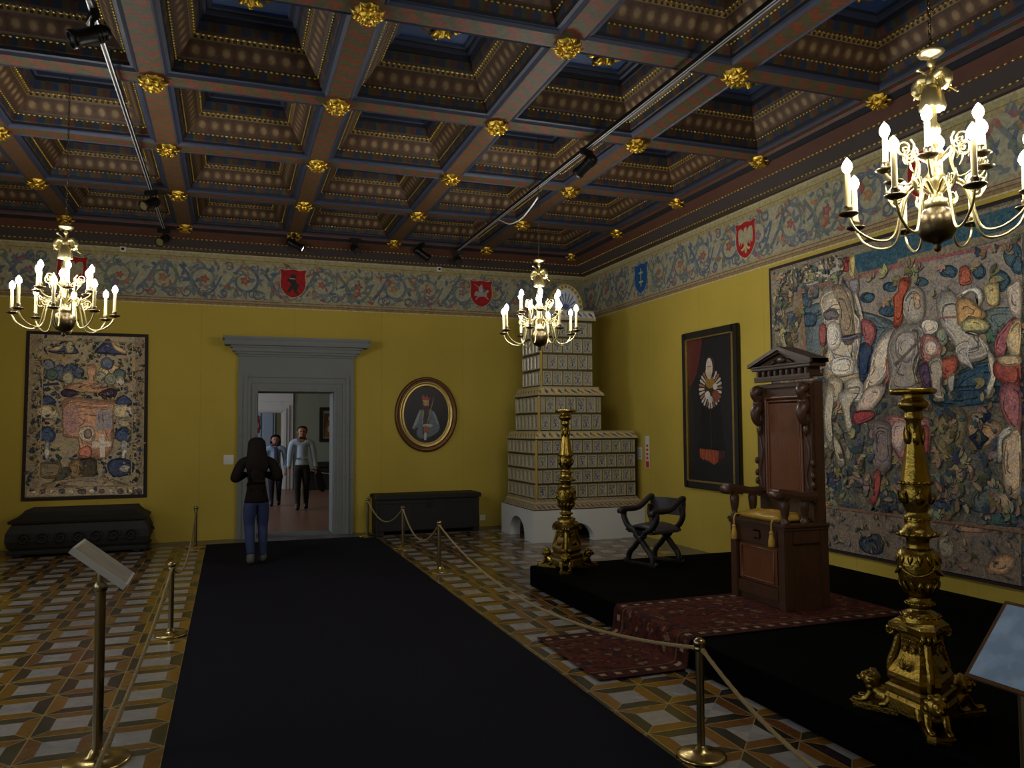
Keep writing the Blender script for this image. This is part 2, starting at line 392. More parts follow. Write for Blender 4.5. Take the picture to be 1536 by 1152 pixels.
LENS=glow('lit_spot_lens',(255,250,240),9)
TAP_NB={5.2:49,1.515:1}
TAP_R=[
((150,140,128),0,[(0.51,3.01),(1.42,3.02),(2.32,3.04),(3.02,3.06),(2.99,2.45),(2.16,2.4),(0.56,2.44)]),
((96,112,120),1,[(0.51,2.7),(0.72,2.8),(0.92,2.8),(1.36,2.7),(1.55,2.64),(1.76,2.54),(1.8,2.45),(1.78,2.17),(1.33,2.07),(0.8,2.1),(0.52,2.28)]),
((70,96,112),1,[(0.49,2.83),(0.83,2.87),(0.92,2.77),(0.72,2.73),(0.51,2.73)]),
((52,82,104),1,[(0.7,2.91),(0.67,2.86),(0.59,2.86),(0.5,2.9),(0.47,2.95),(0.52,3.0),(0.6,3.0),(0.68,2.96)]),
((52,82,104),1,[(0.79,2.94),(0.77,2.92),(0.7,2.92),(0.63,2.94),(0.61,2.98),(0.65,3.0),(0.72,3.0),(0.78,2.97)]),
((52,82,104),1,[(0.76,2.7),(0.72,2.64),(0.62,2.64),(0.51,2.68),(0.49,2.74),(0.55,2.79),(0.64,2.79),(0.74,2.75)]),
((52,82,104),1,[(1.53,2.81),(1.5,2.77),(1.44,2.77),(1.37,2.8),(1.36,2.84),(1.39,2.87),(1.45,2.87),(1.51,2.84)]),
((52,82,104),1,[(1.8,2.86),(1.77,2.84),(1.72,2.84),(1.65,2.86),(1.64,2.9),(1.67,2.92),(1.73,2.92),(1.78,2.89)]),
((52,82,104),1,[(1.79,2.64),(1.76,2.6),(1.69,2.6),(1.6,2.64),(1.58,2.68),(1.63,2.71),(1.7,2.71),(1.78,2.68)]),
((58,92,110),1,[(1.8,2.86),(1.78,2.83),(1.72,2.83),(1.66,2.86),(1.65,2.9),(1.68,2.92),(1.73,2.92),(1.79,2.9)]),
((58,92,110),1,[(1.54,2.81),(1.52,2.78),(1.47,2.78),(1.41,2.8),(1.39,2.84),(1.43,2.86),(1.48,2.86),(1.53,2.84)]),
((58,92,110),1,[(2.15,2.84),(2.12,2.82),(2.07,2.82),(2.02,2.84),(2.0,2.87),(2.03,2.9),(2.08,2.9),(2.13,2.87)]),
((58,92,110),1,[(2.44,2.88),(2.41,2.84),(2.35,2.85),(2.28,2.88),(2.27,2.92),(2.3,2.95),(2.37,2.95),(2.43,2.91)]),
((58,92,110),1,[(2.7,2.83),(2.68,2.79),(2.63,2.78),(2.59,2.82),(2.58,2.86),(2.6,2.9),(2.65,2.9),(2.69,2.87)]),
((58,92,110),1,[(2.91,2.72),(2.88,2.66),(2.81,2.65),(2.74,2.7),(2.73,2.76),(2.77,2.81),(2.83,2.82),(2.89,2.77)]),
((58,92,110),1,[(3.01,2.9),(2.99,2.82),(2.94,2.81),(2.88,2.86),(2.86,2.94),(2.9,3.01),(2.95,3.02),(3.0,2.97)]),
((58,92,110),1,[(3.02,2.82),(3.01,2.76),(2.97,2.76),(2.93,2.79),(2.92,2.84),(2.95,2.89),(2.98,2.9),(3.01,2.86)]),
((104,122,118),1,[(2.68,2.52),(2.91,2.51),(2.99,2.47),(2.98,2.31),(2.77,2.31),(2.67,2.37)]),
((50,84,108),1,[(2.32,1.99),(2.52,2.08),(2.74,2.1),(2.97,2.01),(2.96,1.79),(2.31,1.81)]),
((44,76,100),1,[(2.11,1.87),(2.36,1.92),(2.8,1.9),(2.81,1.8),(2.55,1.76),(2.21,1.76)]),
((130,118,86),1,[(2.21,1.72),(2.38,1.76),(2.48,1.67),(2.45,1.49),(2.3,1.31),(2.2,1.36),(2.11,1.54)]),
((168,136,96),1,[(2.49,1.64),(2.64,1.66),(2.78,1.6),(2.76,1.49),(2.62,1.4),(2.5,1.44)]),
((34,52,78),1,[(2.3,1.73),(2.27,1.72),(2.24,1.71),(2.22,1.73),(2.19,1.74),(2.22,1.75),(2.25,1.76),(2.27,1.74)]),
((34,52,78),1,[(2.7,1.68),(2.67,1.65),(2.63,1.61),(2.6,1.66),(2.57,1.69),(2.61,1.72),(2.65,1.75),(2.67,1.71)]),
((34,52,78),1,[(2.67,1.49),(2.63,1.45),(2.58,1.4),(2.53,1.45),(2.49,1.5),(2.54,1.53),(2.59,1.57),(2.63,1.52)]),
((34,52,78),1,[(2.22,1.72),(2.21,1.71),(2.19,1.7),(2.18,1.71),(2.16,1.72),(2.18,1.73),(2.2,1.74),(2.21,1.73)]),
((34,52,78),1,[(2.72,1.64),(2.7,1.62),(2.68,1.61),(2.66,1.63),(2.64,1.64),(2.66,1.66),(2.69,1.67),(2.7,1.65)]),
((150,140,96),1,[(2.3,1.35),(2.42,1.4),(2.48,1.29),(2.36,1.17),(2.26,1.19)]),
((120,128,104),1,[(0.8,1.01),(1.02,1.06),(1.14,0.93),(1.06,0.8),(0.8,0.78)]),
((92,108,104),1,[(2.52,1.06),(2.61,1.12),(2.75,1.13),(2.76,1.03),(2.6,0.9),(2.48,0.92)]),
((170,150,116),1,[(2.65,1.02),(2.83,1.09),(2.84,0.9),(2.66,0.85)]),
((62,96,92),1,[(2.6,0.88),(2.92,0.91),(2.92,0.83),(2.63,0.8)]),
((60,74,96),1,[(2.05,0.97),(2.21,0.98),(2.4,0.97),(2.31,0.84),(2.07,0.85)]),
((134,124,106),0,[(0.02,3.36),(0.52,3.35),(0.54,3.01),(0.61,2.15),(0.77,0.74),(0.78,0.36),(0.39,0.74),(0.09,2.48)]),
((150,130,84),1,[(0.16,3.08),(0.31,3.07),(0.4,2.99),(0.38,2.9),(0.23,2.9),(0.13,2.98)]),
((74,80,84),1,[(0.21,3.05),(0.31,3.05),(0.34,2.97),(0.28,2.93),(0.22,2.97)]),
((156,146,120),1,[(0.17,2.66),(0.29,2.66),(0.41,2.61),(0.38,2.45),(0.19,2.47)]),
((66,70,62),1,[(0.24,2.6),(0.34,2.62),(0.36,2.52),(0.29,2.46)]),
((70,90,110),1,[(0.15,2.81),(0.42,2.84),(0.47,2.78),(0.22,2.73)]),
((132,122,100),0,[(0.02,3.36),(1.29,3.35),(3.05,3.32),(3.04,3.07),(1.34,3.02),(0.51,3.01)]),
((168,160,140),1,[(0.5,3.25),(0.74,3.3),(1.15,3.29),(1.22,3.19),(1.18,3.08),(0.8,3.07),(0.49,3.09)]),
((46,92,114),0,[(1.31,3.26),(1.83,3.25),(1.82,3.05),(1.34,3.08),(1.3,3.17)]),
((46,92,114),0,[(1.76,3.31),(2.33,3.3),(3.05,3.3),(3.04,3.13),(2.32,3.12),(1.75,3.11)]),
((160,60,60),1,[(1.14,3.23),(1.23,3.26),(1.23,3.13),(1.15,3.13)]),
((188,170,104),1,[(1.24,3.26),(1.3,3.26),(1.31,3.17),(1.28,3.06),(1.24,3.08)]),
((150,104,90),0,[(0.49,3.06),(1.22,3.06),(1.82,3.08),(1.82,3.05),(1.22,3.02),(0.49,3.02)]),
((160,92,92),0,[(1.42,3.06),(2.04,3.07),(3.01,3.02),(3.01,3.0),(2.05,3.03),(1.42,3.02)]),
((190,166,112),1,[(1.9,3.07),(2.01,3.06),(2.03,2.99),(1.93,2.98)]),
((150,110,76),0,[(0.49,3.02),(0.53,3.01),(0.59,2.26),(0.54,2.26)]),
((186,176,156),1,[(0.88,2.99),(1.03,3.0),(1.21,2.95),(1.27,2.84),(1.28,2.72),(1.36,2.59),(1.35,2.41),(1.3,2.21),(1.33,2.07),(1.25,1.98),(1.06,2.04),(0.89,2.08),(0.85,2.25),(0.92,2.4),(0.91,2.58),(0.85,2.72),(0.81,2.85)]),
((150,132,106),1,[(0.99,3.0),(1.13,2.99),(1.24,2.81),(1.28,2.6),(1.27,2.42),(1.15,2.4),(1.08,2.56),(1.09,2.8)]),
((112,104,108),1,[(0.87,2.76),(1.02,2.78),(1.08,2.68),(0.98,2.67),(0.89,2.68)]),
((110,106,122),1,[(0.89,2.59),(1.11,2.47),(1.35,2.49),(1.35,2.45),(1.13,2.43),(0.91,2.53)]),
((206,200,186),1,[(0.93,2.64),(1.08,2.61),(1.09,2.41),(0.96,2.35),(0.91,2.43)]),
((204,198,184),1,[(0.98,2.27),(1.19,2.28),(1.26,2.22),(1.24,2.1),(1.02,2.1),(0.94,2.18)]),
((172,152,118),1,[(0.85,2.13),(1.06,2.08),(1.34,2.11),(1.33,2.07),(1.06,2.04),(0.87,2.08)]),
((176,164,138),1,[(0.91,2.08),(1.1,2.05),(1.05,1.86),(0.94,1.86)]),
((186,178,160),1,[(1.18,2.05),(1.35,2.05),(1.36,1.84),(1.21,1.85),(1.13,1.96)]),
((178,168,146),1,[(0.89,2.0),(0.99,1.97),(0.93,1.64),(0.94,1.42),(0.87,1.42),(0.83,1.68)]),
((178,170,150),1,[(1.04,1.92),(1.27,1.98),(1.33,1.94),(1.19,1.78),(1.21,1.57),(1.14,1.54),(1.1,1.74)]),
((170,160,136),1,[(0.95,1.5),(1.04,1.42),(1.1,1.23),(1.01,1.21)]),
((164,84,78),1,[(0.8,2.63),(0.89,2.63),(0.89,2.46),(0.84,2.41),(0.8,2.46)]),
((140,136,140),1,[(1.22,3.01),(1.34,3.02),(1.35,2.9),(1.29,2.88)]),
((180,168,150),1,[(1.29,2.88),(1.33,2.87),(1.4,2.61),(1.36,2.6)]),
((170,90,88),1,[(1.38,2.62),(1.51,2.57),(1.55,2.48),(1.5,2.37),(1.44,2.36),(1.39,2.48)]),
((44,66,100),1,[(1.35,2.38),(1.5,2.34),(1.45,2.2),(1.43,2.06),(1.33,2.04)]),
((204,190,170),1,[(1.74,2.48),(1.85,2.48),(1.82,2.36),(1.72,2.24),(1.65,2.05),(1.49,1.92),(1.39,1.84),(1.38,1.98),(1.46,2.12),(1.5,2.28),(1.62,2.42)]),
((196,176,158),1,[(1.44,1.97),(1.65,1.96),(1.5,1.77),(1.28,1.74),(1.33,1.86)]),
((176,100,98),1,[(1.66,2.21),(1.71,2.18),(1.69,2.03),(1.62,1.96),(1.66,2.07)]),
((150,140,132),1,[(1.76,2.47),(1.9,2.52),(2.03,2.53),(2.09,2.44),(2.07,2.26),(2.01,2.13),(1.99,1.99),(2.03,1.82),(1.7,1.83),(1.69,2.07),(1.68,2.3)]),
((168,160,150),1,[(1.81,2.42),(1.98,2.43),(2.0,2.29),(1.92,2.16),(1.78,2.23)]),
((104,98,92),0,[(1.75,2.16),(2.06,2.37),(2.06,2.34),(1.77,2.13)]),
((168,160,146),1,[(1.87,2.74),(1.98,2.83),(2.09,2.78),(2.11,2.65),(2.08,2.52),(1.93,2.5),(1.88,2.59)]),
((196,158,120),1,[(2.0,2.76),(2.06,2.75),(2.07,2.64),(2.01,2.63)]),
((184,82,54),1,[(1.85,2.91),(1.9,2.93),(1.96,2.9),(1.95,2.84),(1.89,2.74),(1.87,2.58),(1.82,2.49),(1.76,2.51),(1.78,2.65),(1.77,2.77),(1.83,2.82)]),
((206,196,178),1,[(2.08,2.5),(2.14,2.52),(2.23,2.49),(2.23,2.41),(2.13,2.38),(2.08,2.43)]),
((130,140,120),1,[(2.23,2.41),(2.31,2.43),(2.33,2.31),(2.27,2.27),(2.23,2.35)]),
((178,112,104),1,[(2.07,2.37),(2.15,2.39),(2.24,2.32),(2.27,2.23),(2.19,2.14),(2.08,2.16),(2.05,2.26)]),
((210,186,166),1,[(2.1,2.31),(2.19,2.34),(2.24,2.26),(2.17,2.2),(2.1,2.23)]),
((176,84,64),1,[(2.25,2.15),(2.4,2.18),(2.42,2.09),(2.35,2.0),(2.27,2.0),(2.24,2.09)]),
((168,158,142),1,[(2.14,2.17),(2.25,2.2),(2.27,2.08),(2.25,1.88),(2.28,1.81),(2.19,1.82),(2.15,1.99)]),
((172,164,148),1,[(2.32,2.0),(2.39,2.03),(2.37,1.9),(2.33,1.89)]),
((88,64,96),1,[(2.03,2.1),(2.11,2.15),(2.14,2.04),(2.13,1.91),(2.07,1.94)]),
((184,120,116),1,[(1.66,1.7),(1.95,1.65),(2.1,1.66),(2.11,1.44),(2.05,1.21),(1.94,1.33),(1.77,1.29),(1.64,1.56)]),
((198,168,158),1,[(1.74,1.64),(1.88,1.6),(1.79,1.35),(1.67,1.48)]),
((166,66,72),1,[(2.01,1.57),(2.1,1.59),(2.09,1.39),(2.03,1.21),(1.96,1.36)]),
((150,60,64),1,[(1.24,1.73),(1.48,1.74),(1.48,1.67),(1.25,1.61)]),
((128,116,116),1,[(1.5,1.64),(1.68,1.62),(1.69,1.43),(1.66,1.19),(1.48,1.2),(1.47,1.44)]),
((158,68,70),1,[(1.48,1.17),(1.55,1.17),(1.53,0.99),(1.46,0.86),(1.4,0.88),(1.46,1.0)]),
((172,166,152),1,[(2.24,2.7),(2.35,2.73),(2.43,2.67),(2.45,2.5),(2.53,2.34),(2.69,2.27),(2.7,2.15),(2.55,2.11),(2.44,2.2),(2.36,2.33),(2.25,2.5)]),
((156,110,104),0,[(2.22,2.53),(2.43,2.51),(2.42,2.49),(2.22,2.51)]),
((196,152,92),1,[(2.43,2.63),(2.52,2.65),(2.62,2.57),(2.7,2.49),(2.65,2.45),(2.54,2.49),(2.45,2.42),(2.43,2.53)]),
((188,178,116),1,[(2.47,2.45),(2.58,2.47),(2.71,2.42),(2.71,2.36),(2.56,2.37),(2.48,2.38)]),
((176,90,66),1,[(2.48,2.91),(2.54,2.91),(2.57,2.84),(2.57,2.76),(2.47,2.76),(2.46,2.85)]),
((212,206,190),1,[(2.44,2.68),(2.55,2.72),(2.64,2.71),(2.68,2.63),(2.64,2.56),(2.63,2.65),(2.56,2.7),(2.46,2.67)]),
((180,172,160),1,[(2.41,2.25),(2.53,2.29),(2.52,2.17),(2.57,2.05),(2.51,2.09),(2.44,2.12)]),
((190,170,110),1,[(2.69,2.71),(2.77,2.73),(2.82,2.69),(2.81,2.55),(2.73,2.55),(2.7,2.64)]),
((196,188,170),1,[(2.7,2.19),(2.76,2.12),(2.76,1.96),(2.69,1.82),(2.68,1.89),(2.72,2.0)]),
((188,172,150),1,[(2.88,2.66),(2.94,2.7),(3.0,2.7),(2.99,2.42),(2.92,2.44),(2.89,2.54)]),
((162,92,98),1,[(2.86,2.37),(2.93,2.43),(2.99,2.38),(2.98,2.31),(2.87,2.21),(2.83,2.12),(2.76,2.16),(2.78,2.29)]),
((206,180,130),1,[(2.92,2.38),(2.99,2.4),(2.97,2.13),(2.9,2.14),(2.87,2.25)]),
((164,76,64),1,[(2.76,2.1),(2.87,2.12),(2.97,2.1),(2.96,1.9),(2.86,1.9),(2.75,1.99)]),
((190,160,120),1,[(2.79,2.13),(2.97,2.13),(2.97,2.06),(2.83,2.06)]),
((172,100,104),1,[(2.8,1.9),(2.96,1.89),(2.95,1.54),(2.87,1.58),(2.8,1.72)]),
((196,170,136),1,[(2.81,1.5),(2.87,1.56),(2.95,1.54),(2.93,1.07),(2.81,1.08),(2.79,1.33)]),
((176,172,160),1,[(2.77,1.52),(2.87,1.6),(2.9,1.56),(2.8,1.48),(2.79,1.33),(2.75,1.32)]),
((126,112,100),0,[(0.77,0.78),(1.6,0.77),(2.17,0.79),(2.92,0.81),(2.9,0.36),(2.15,0.33),(1.59,0.34),(0.78,0.33)]),
((52,64,80),1,[(1.28,0.52),(1.51,0.59),(1.55,0.43),(1.38,0.39),(1.27,0.43)]),
((160,120,100),1,[(2.34,0.76),(2.66,0.78),(2.63,0.74),(2.34,0.72)]),
((178,140,104),1,[(2.62,0.5),(2.74,0.59),(2.87,0.57),(2.79,0.44),(2.61,0.42)]),
((150,140,120),1,[(2.16,0.62),(2.27,0.67),(2.31,0.53),(2.19,0.48)])]
TAP_L=[
((150,136,110),0,[(0.15,2.9),(1.34,2.94),(1.38,0.77),(0.19,0.81)]),
((150,126,84),0,[(0.18,2.64),(0.56,2.66),(0.56,2.58),(0.18,2.56)]),
((60,66,96),1,[(0.27,2.68),(0.4,2.8),(0.48,2.84),(0.56,2.78),(0.64,2.67),(0.47,2.65)]),
((172,146,108),1,[(0.26,2.71),(0.41,2.75),(0.49,2.83),(0.46,2.76),(0.37,2.69)]),
((60,66,100),1,[(0.83,2.68),(0.93,2.81),(1.0,2.88),(1.1,2.8),(1.23,2.67),(1.07,2.66)]),
((178,150,108),1,[(1.02,2.88),(1.1,2.8),(1.24,2.71),(1.22,2.67),(1.09,2.73)]),
((150,140,110),1,[(0.48,2.78),(0.56,2.84),(0.58,2.69),(0.5,2.67)]),
((96,104,118),1,[(0.36,2.49),(0.33,2.42),(0.28,2.4),(0.22,2.44),(0.2,2.5),(0.23,2.56),(0.28,2.58),(0.34,2.54)]),
((80,92,116),1,[(0.51,2.39),(0.48,2.3),(0.42,2.28),(0.34,2.32),(0.32,2.4),(0.36,2.47),(0.42,2.49),(0.49,2.45)]),
((70,84,110),1,[(0.64,2.41),(0.62,2.33),(0.55,2.3),(0.47,2.34),(0.45,2.42),(0.49,2.5),(0.55,2.52),(0.62,2.48)]),
((74,96,90),1,[(0.4,2.36),(0.38,2.3),(0.32,2.28),(0.26,2.31),(0.25,2.37),(0.27,2.43),(0.33,2.45),(0.38,2.42)]),
((140,134,112),1,[(0.59,2.32),(0.57,2.25),(0.51,2.24),(0.45,2.27),(0.44,2.33),(0.46,2.39),(0.52,2.41),(0.57,2.38)]),
((78,88,112),1,[(0.71,2.39),(0.69,2.33),(0.65,2.31),(0.59,2.34),(0.57,2.4),(0.6,2.45),(0.65,2.47),(0.7,2.44)]),
((178,164,110),1,[(1.07,2.4),(1.04,2.31),(0.98,2.29),(0.9,2.33),(0.88,2.4),(0.91,2.48),(0.98,2.51),(1.05,2.46)]),
((186,150,110),1,[(1.14,2.44),(1.12,2.38),(1.07,2.36),(1.02,2.39),(1.0,2.45),(1.03,2.5),(1.08,2.52),(1.13,2.49)]),
((150,144,120),1,[(1.0,2.33),(0.97,2.26),(0.92,2.24),(0.86,2.28),(0.84,2.34),(0.87,2.4),(0.92,2.42),(0.98,2.38)]),
((80,96,90),1,[(1.23,2.38),(1.21,2.31),(1.15,2.29),(1.09,2.32),(1.07,2.38),(1.1,2.45),(1.16,2.46),(1.22,2.43)]),
((120,126,110),1,[(1.11,2.31),(1.09,2.24),(1.04,2.22),(0.97,2.26),(0.96,2.32),(0.99,2.38),(1.04,2.4),(1.1,2.36)]),
((90,100,120),1,[(1.07,2.53),(1.05,2.46),(0.99,2.44),(0.93,2.47),(0.91,2.54),(0.94,2.6),(1.0,2.62),(1.05,2.58)]),
((170,160,140),1,[(1.21,2.29),(1.2,2.24),(1.16,2.22),(1.11,2.25),(1.1,2.29),(1.12,2.34),(1.16,2.36),(1.2,2.33)]),
((44,52,80),0,[(0.19,2.23),(0.4,2.26),(0.42,2.22),(0.19,2.2)]),
((172,132,100),1,[(0.74,2.5),(0.86,2.48),(0.84,2.28),(0.92,2.26),(0.92,2.18),(0.65,2.17),(0.65,2.26),(0.76,2.28)]),
((158,118,84),1,[(0.48,2.21),(0.67,2.25),(0.92,2.18),(1.08,2.22),(1.1,2.13),(0.92,2.11),(0.67,2.13),(0.5,2.13)]),
((54,44,66),1,[(0.44,2.13),(0.53,2.17),(0.69,2.11),(0.55,2.06),(0.46,2.07)]),
((54,44,66),1,[(0.88,2.09),(1.0,2.18),(1.12,2.16),(1.1,2.07),(1.0,2.07)]),
((178,132,104),1,[(0.46,2.0),(0.57,2.06),(0.77,2.04),(0.92,2.02),(1.12,2.02),(1.14,1.94),(1.08,1.83),(1.09,1.52),(1.06,1.3),(0.94,1.2),(0.76,1.22),(0.69,1.24),(0.66,1.48),(0.48,1.52),(0.46,1.83)]),
((166,124,118),0,[(0.47,1.91),(0.65,1.93),(0.68,1.57),(0.49,1.55)]),
((150,140,140),0,[(0.87,1.87),(1.06,1.89),(1.07,1.61),(0.87,1.59)]),
((56,60,72),0,[(0.89,1.82),(0.9,1.82),(0.91,1.7),(0.9,1.7)]),
((56,60,72),0,[(0.94,1.83),(0.95,1.83),(0.96,1.71),(0.95,1.71)]),
((186,170,146),1,[(0.68,1.63),(0.81,1.65),(0.86,1.54),(0.82,1.44),(0.7,1.46)]),
((130,112,104),1,[(0.72,1.59),(0.8,1.61),(0.81,1.5),(0.73,1.49)]),
((206,190,174),0,[(0.9,1.54),(0.97,1.54),(0.98,1.22),(0.92,1.22)]),
((206,190,174),0,[(0.82,1.44),(1.06,1.44),(1.06,1.37),(0.82,1.36)]),
((176,104,86),1,[(0.67,1.31),(0.76,1.39),(0.82,1.31),(0.78,1.2),(0.69,1.22)]),
((72,66,52),1,[(0.67,1.2),(0.82,1.22),(0.88,1.15),(0.87,0.98),(0.79,0.94),(0.64,0.99),(0.59,1.12)]),
((128,104,70),1,[(0.56,1.14),(0.69,1.2),(0.71,0.96),(0.6,0.94)]),
((70,72,62),1,[(0.41,0.95),(0.52,1.1),(0.6,1.03),(0.5,0.9),(0.37,0.87)]),
((58,70,104),1,[(0.19,2.0),(0.28,2.08),(0.38,2.0),(0.36,1.96),(0.21,1.95)]),
((170,158,130),1,[(0.17,1.93),(0.38,1.93),(0.4,1.78),(0.17,1.78)]),
((160,140,110),1,[(0.19,1.74),(0.38,1.74),(0.35,1.66),(0.23,1.66)]),
((60,80,110),1,[(0.18,1.57),(0.29,1.66),(0.39,1.55),(0.35,1.44),(0.22,1.46)]),
((140,140,140),1,[(0.26,1.44),(0.32,1.44),(0.32,1.21),(0.27,1.21)]),
((176,170,160),1,[(0.28,1.38),(0.33,1.31),(0.3,1.21),(0.27,1.23)]),
((58,70,104),1,[(1.11,2.0),(1.21,2.09),(1.31,2.0),(1.29,1.96),(1.13,1.96)]),
((170,158,130),1,[(1.09,1.94),(1.31,1.94),(1.33,1.78),(1.1,1.78)]),
((160,140,110),1,[(1.12,1.74),(1.31,1.74),(1.28,1.65),(1.16,1.65)]),
((60,80,110),1,[(1.1,1.56),(1.22,1.65),(1.32,1.54),(1.28,1.43),(1.14,1.45)]),
((140,140,140),1,[(1.18,1.43),(1.25,1.43),(1.24,1.19),(1.2,1.19)]),
((176,170,160),1,[(1.21,1.36),(1.26,1.3),(1.22,1.19),(1.19,1.21)]),
((120,104,80),1,[(0.22,1.15),(0.46,1.16),(0.45,0.97),(0.24,0.96)]),
((52,66,98),1,[(1.02,1.15),(1.17,1.21),(1.34,1.14),(1.32,0.99),(1.14,0.95),(1.04,1.0)]),
((150,150,140),1,[(1.2,1.1),(1.3,1.08),(1.26,1.01),(1.16,1.04)]),
((140,122,100),1,[(0.32,0.89),(0.83,0.96),(1.22,0.86),(1.22,0.8),(0.32,0.82)]),
((156,140,116),0,[(0.08,0.81),(1.48,0.81),(1.48,0.68),(0.06,0.71)]),
((176,164,140),1,[(0.11,0.8),(0.17,0.81),(0.18,0.75),(0.13,0.75)]),
((86,80,84),1,[(0.23,0.8),(0.28,0.8),(0.29,0.75),(0.24,0.74)]),
((176,164,140),1,[(0.34,0.79),(0.39,0.8),(0.41,0.75),(0.35,0.74)]),
((86,80,84),1,[(0.45,0.79),(0.51,0.8),(0.52,0.74),(0.47,0.74)]),
((176,164,140),1,[(0.56,0.78),(0.62,0.79),(0.63,0.74),(0.58,0.73)]),
((86,80,84),1,[(0.68,0.78),(0.74,0.79),(0.75,0.73),(0.69,0.73)]),
((176,164,140),1,[(0.79,0.78),(0.85,0.79),(0.86,0.73),(0.81,0.72)]),
((86,80,84),1,[(0.91,0.77),(0.97,0.78),(0.98,0.73),(0.93,0.72)]),
((176,164,140),1,[(1.03,0.77),(1.08,0.78),(1.1,0.72),(1.04,0.72)]),
((86,80,84),1,[(1.14,0.77),(1.2,0.78),(1.22,0.72),(1.16,0.71)]),
((176,164,140),1,[(1.26,0.76),(1.32,0.77),(1.34,0.72),(1.28,0.71)]),
((86,80,84),1,[(1.38,0.76),(1.44,0.77),(1.45,0.71),(1.4,0.7)])]
# ------------------------------------------------------------------ camera
yaw,pitch,roll,FPX=0.343827401,0.0557794865,-0.00628812,1180.6
YAWS=(0.343827401,0.0555794865,-0.00628812192)
def cam():
    y,p,r=YAWS
    f=Vector((sin(y)*cos(p),cos(y)*cos(p),sin(p))); rt=Vector((cos(y),-sin(y),0)); u=rt.cross(f)
    r2=cos(r)*rt+sin(r)*u; u2=-sin(r)*rt+cos(r)*u
    M=Matrix((r2,u2,-f)).transposed().to_4x4(); M.translation=(0,0,1.6)
    cd=bpy.data.cameras.new('camera'); cd.sensor_width=36; cd.lens=FPX/1536*36; cd.clip_start=.05; cd.clip_end=100
    o=bpy.data.objects.new('camera',cd); o.matrix_world=M; COL.objects.link(o); SC.camera=o
cam()
XL,XR,YF,YB,ZC=-4.02,5.74,-1.75,12.295,5.12
# ------------------------------------------------------------------ shell
b=MB(); b.box(XL-.4,XR+.4,YF-.4,YB+.45,-.2,0); obj('floor',b,FLOOR,kind='structure')
b=MB(); b.box(-1.97,2.06,11.84,YB,0,.004); b.box(2.06,XR,11.84,YB,0,.004); b.box(XL,-1.97,11.84,YB,0,.004); b.box(5.36,XR,7.62,11.84,0,.004)
obj('trim_1',b,mat('grey_floor_border',(92,86,86),.3,0,.15,5),kind='structure')
DX0,DX1,DZ=.385,1.49,2.16
b=MB(); b.box(XL-.4,DX0,YB,YB+.45,-.1,ZC); b.box(DX1,XR+.4,YB,YB+.45,-.1,ZC); b.box(DX0,DX1,YB,YB+.45,DZ,ZC)
obj('wall_back',b,YELLOW,kind='structure')
b=MB(); b.box(XR,XR+.4,YF-.4,YB,-.1,ZC); obj('wall_right',b,YELLOW,kind='structure')
b=MB(); b.box(XL-.4,XR+.4,YF-.4,YF,-.1,ZC); obj('wall_front',b,YELLOW,kind='structure')
WY=[(.2,1.6),(3.6,5.0),(7.0,8.4)]; WZ0,WZ1=.95,3.2
b=MB(); b.box(XL-.4,XL,YF,YB,-.1,WZ0); b.box(XL-.4,XL,YF,YB,WZ1,ZC); ys=[YF]+[q for w in WY for q in w]+[YB]
for i in range(0,len(ys),2): b.box(XL-.4,XL,ys[i],ys[i+1],WZ0,WZ1)
obj('wall_left',b,YELLOW,kind='structure')
for i,(a,c) in enumerate(WY):
    b=MB()
    for y in (a,(a+c)/2-.03,c-.06): b.box(XL-.3,XL-.22,y,y+.06,WZ0,WZ1)
    for z in (WZ0,(WZ0+WZ1)/2,WZ1-.06): b.box(XL-.3,XL-.22,a,c,z,z+.06)
    b.box(XL-.05,XL+.12,a-.05,c+.05,WZ0-.05,WZ0)
    obj('window_%d'%(i+1),b,WHITEW,kind='structure')
    L=bpy.data.lights.new('daylight','AREA'); L.shape='RECTANGLE'; L.size=c-a; L.size_y=WZ1-WZ0; L.energy=DAY; L.color=(.78,.88,1)
    o=bpy.data.objects.new('daylight',L); COL.objects.link(o); o.location=(XL-.32,(a+c)/2,(WZ0+WZ1)/2); o.rotation_euler=(0,-PI/2,0)
    o.rotation_euler=Vector((1,0,-.12)).to_track_quat('-Z','Y').to_euler(); L.size,L.size_y=c-a,WZ1-WZ0
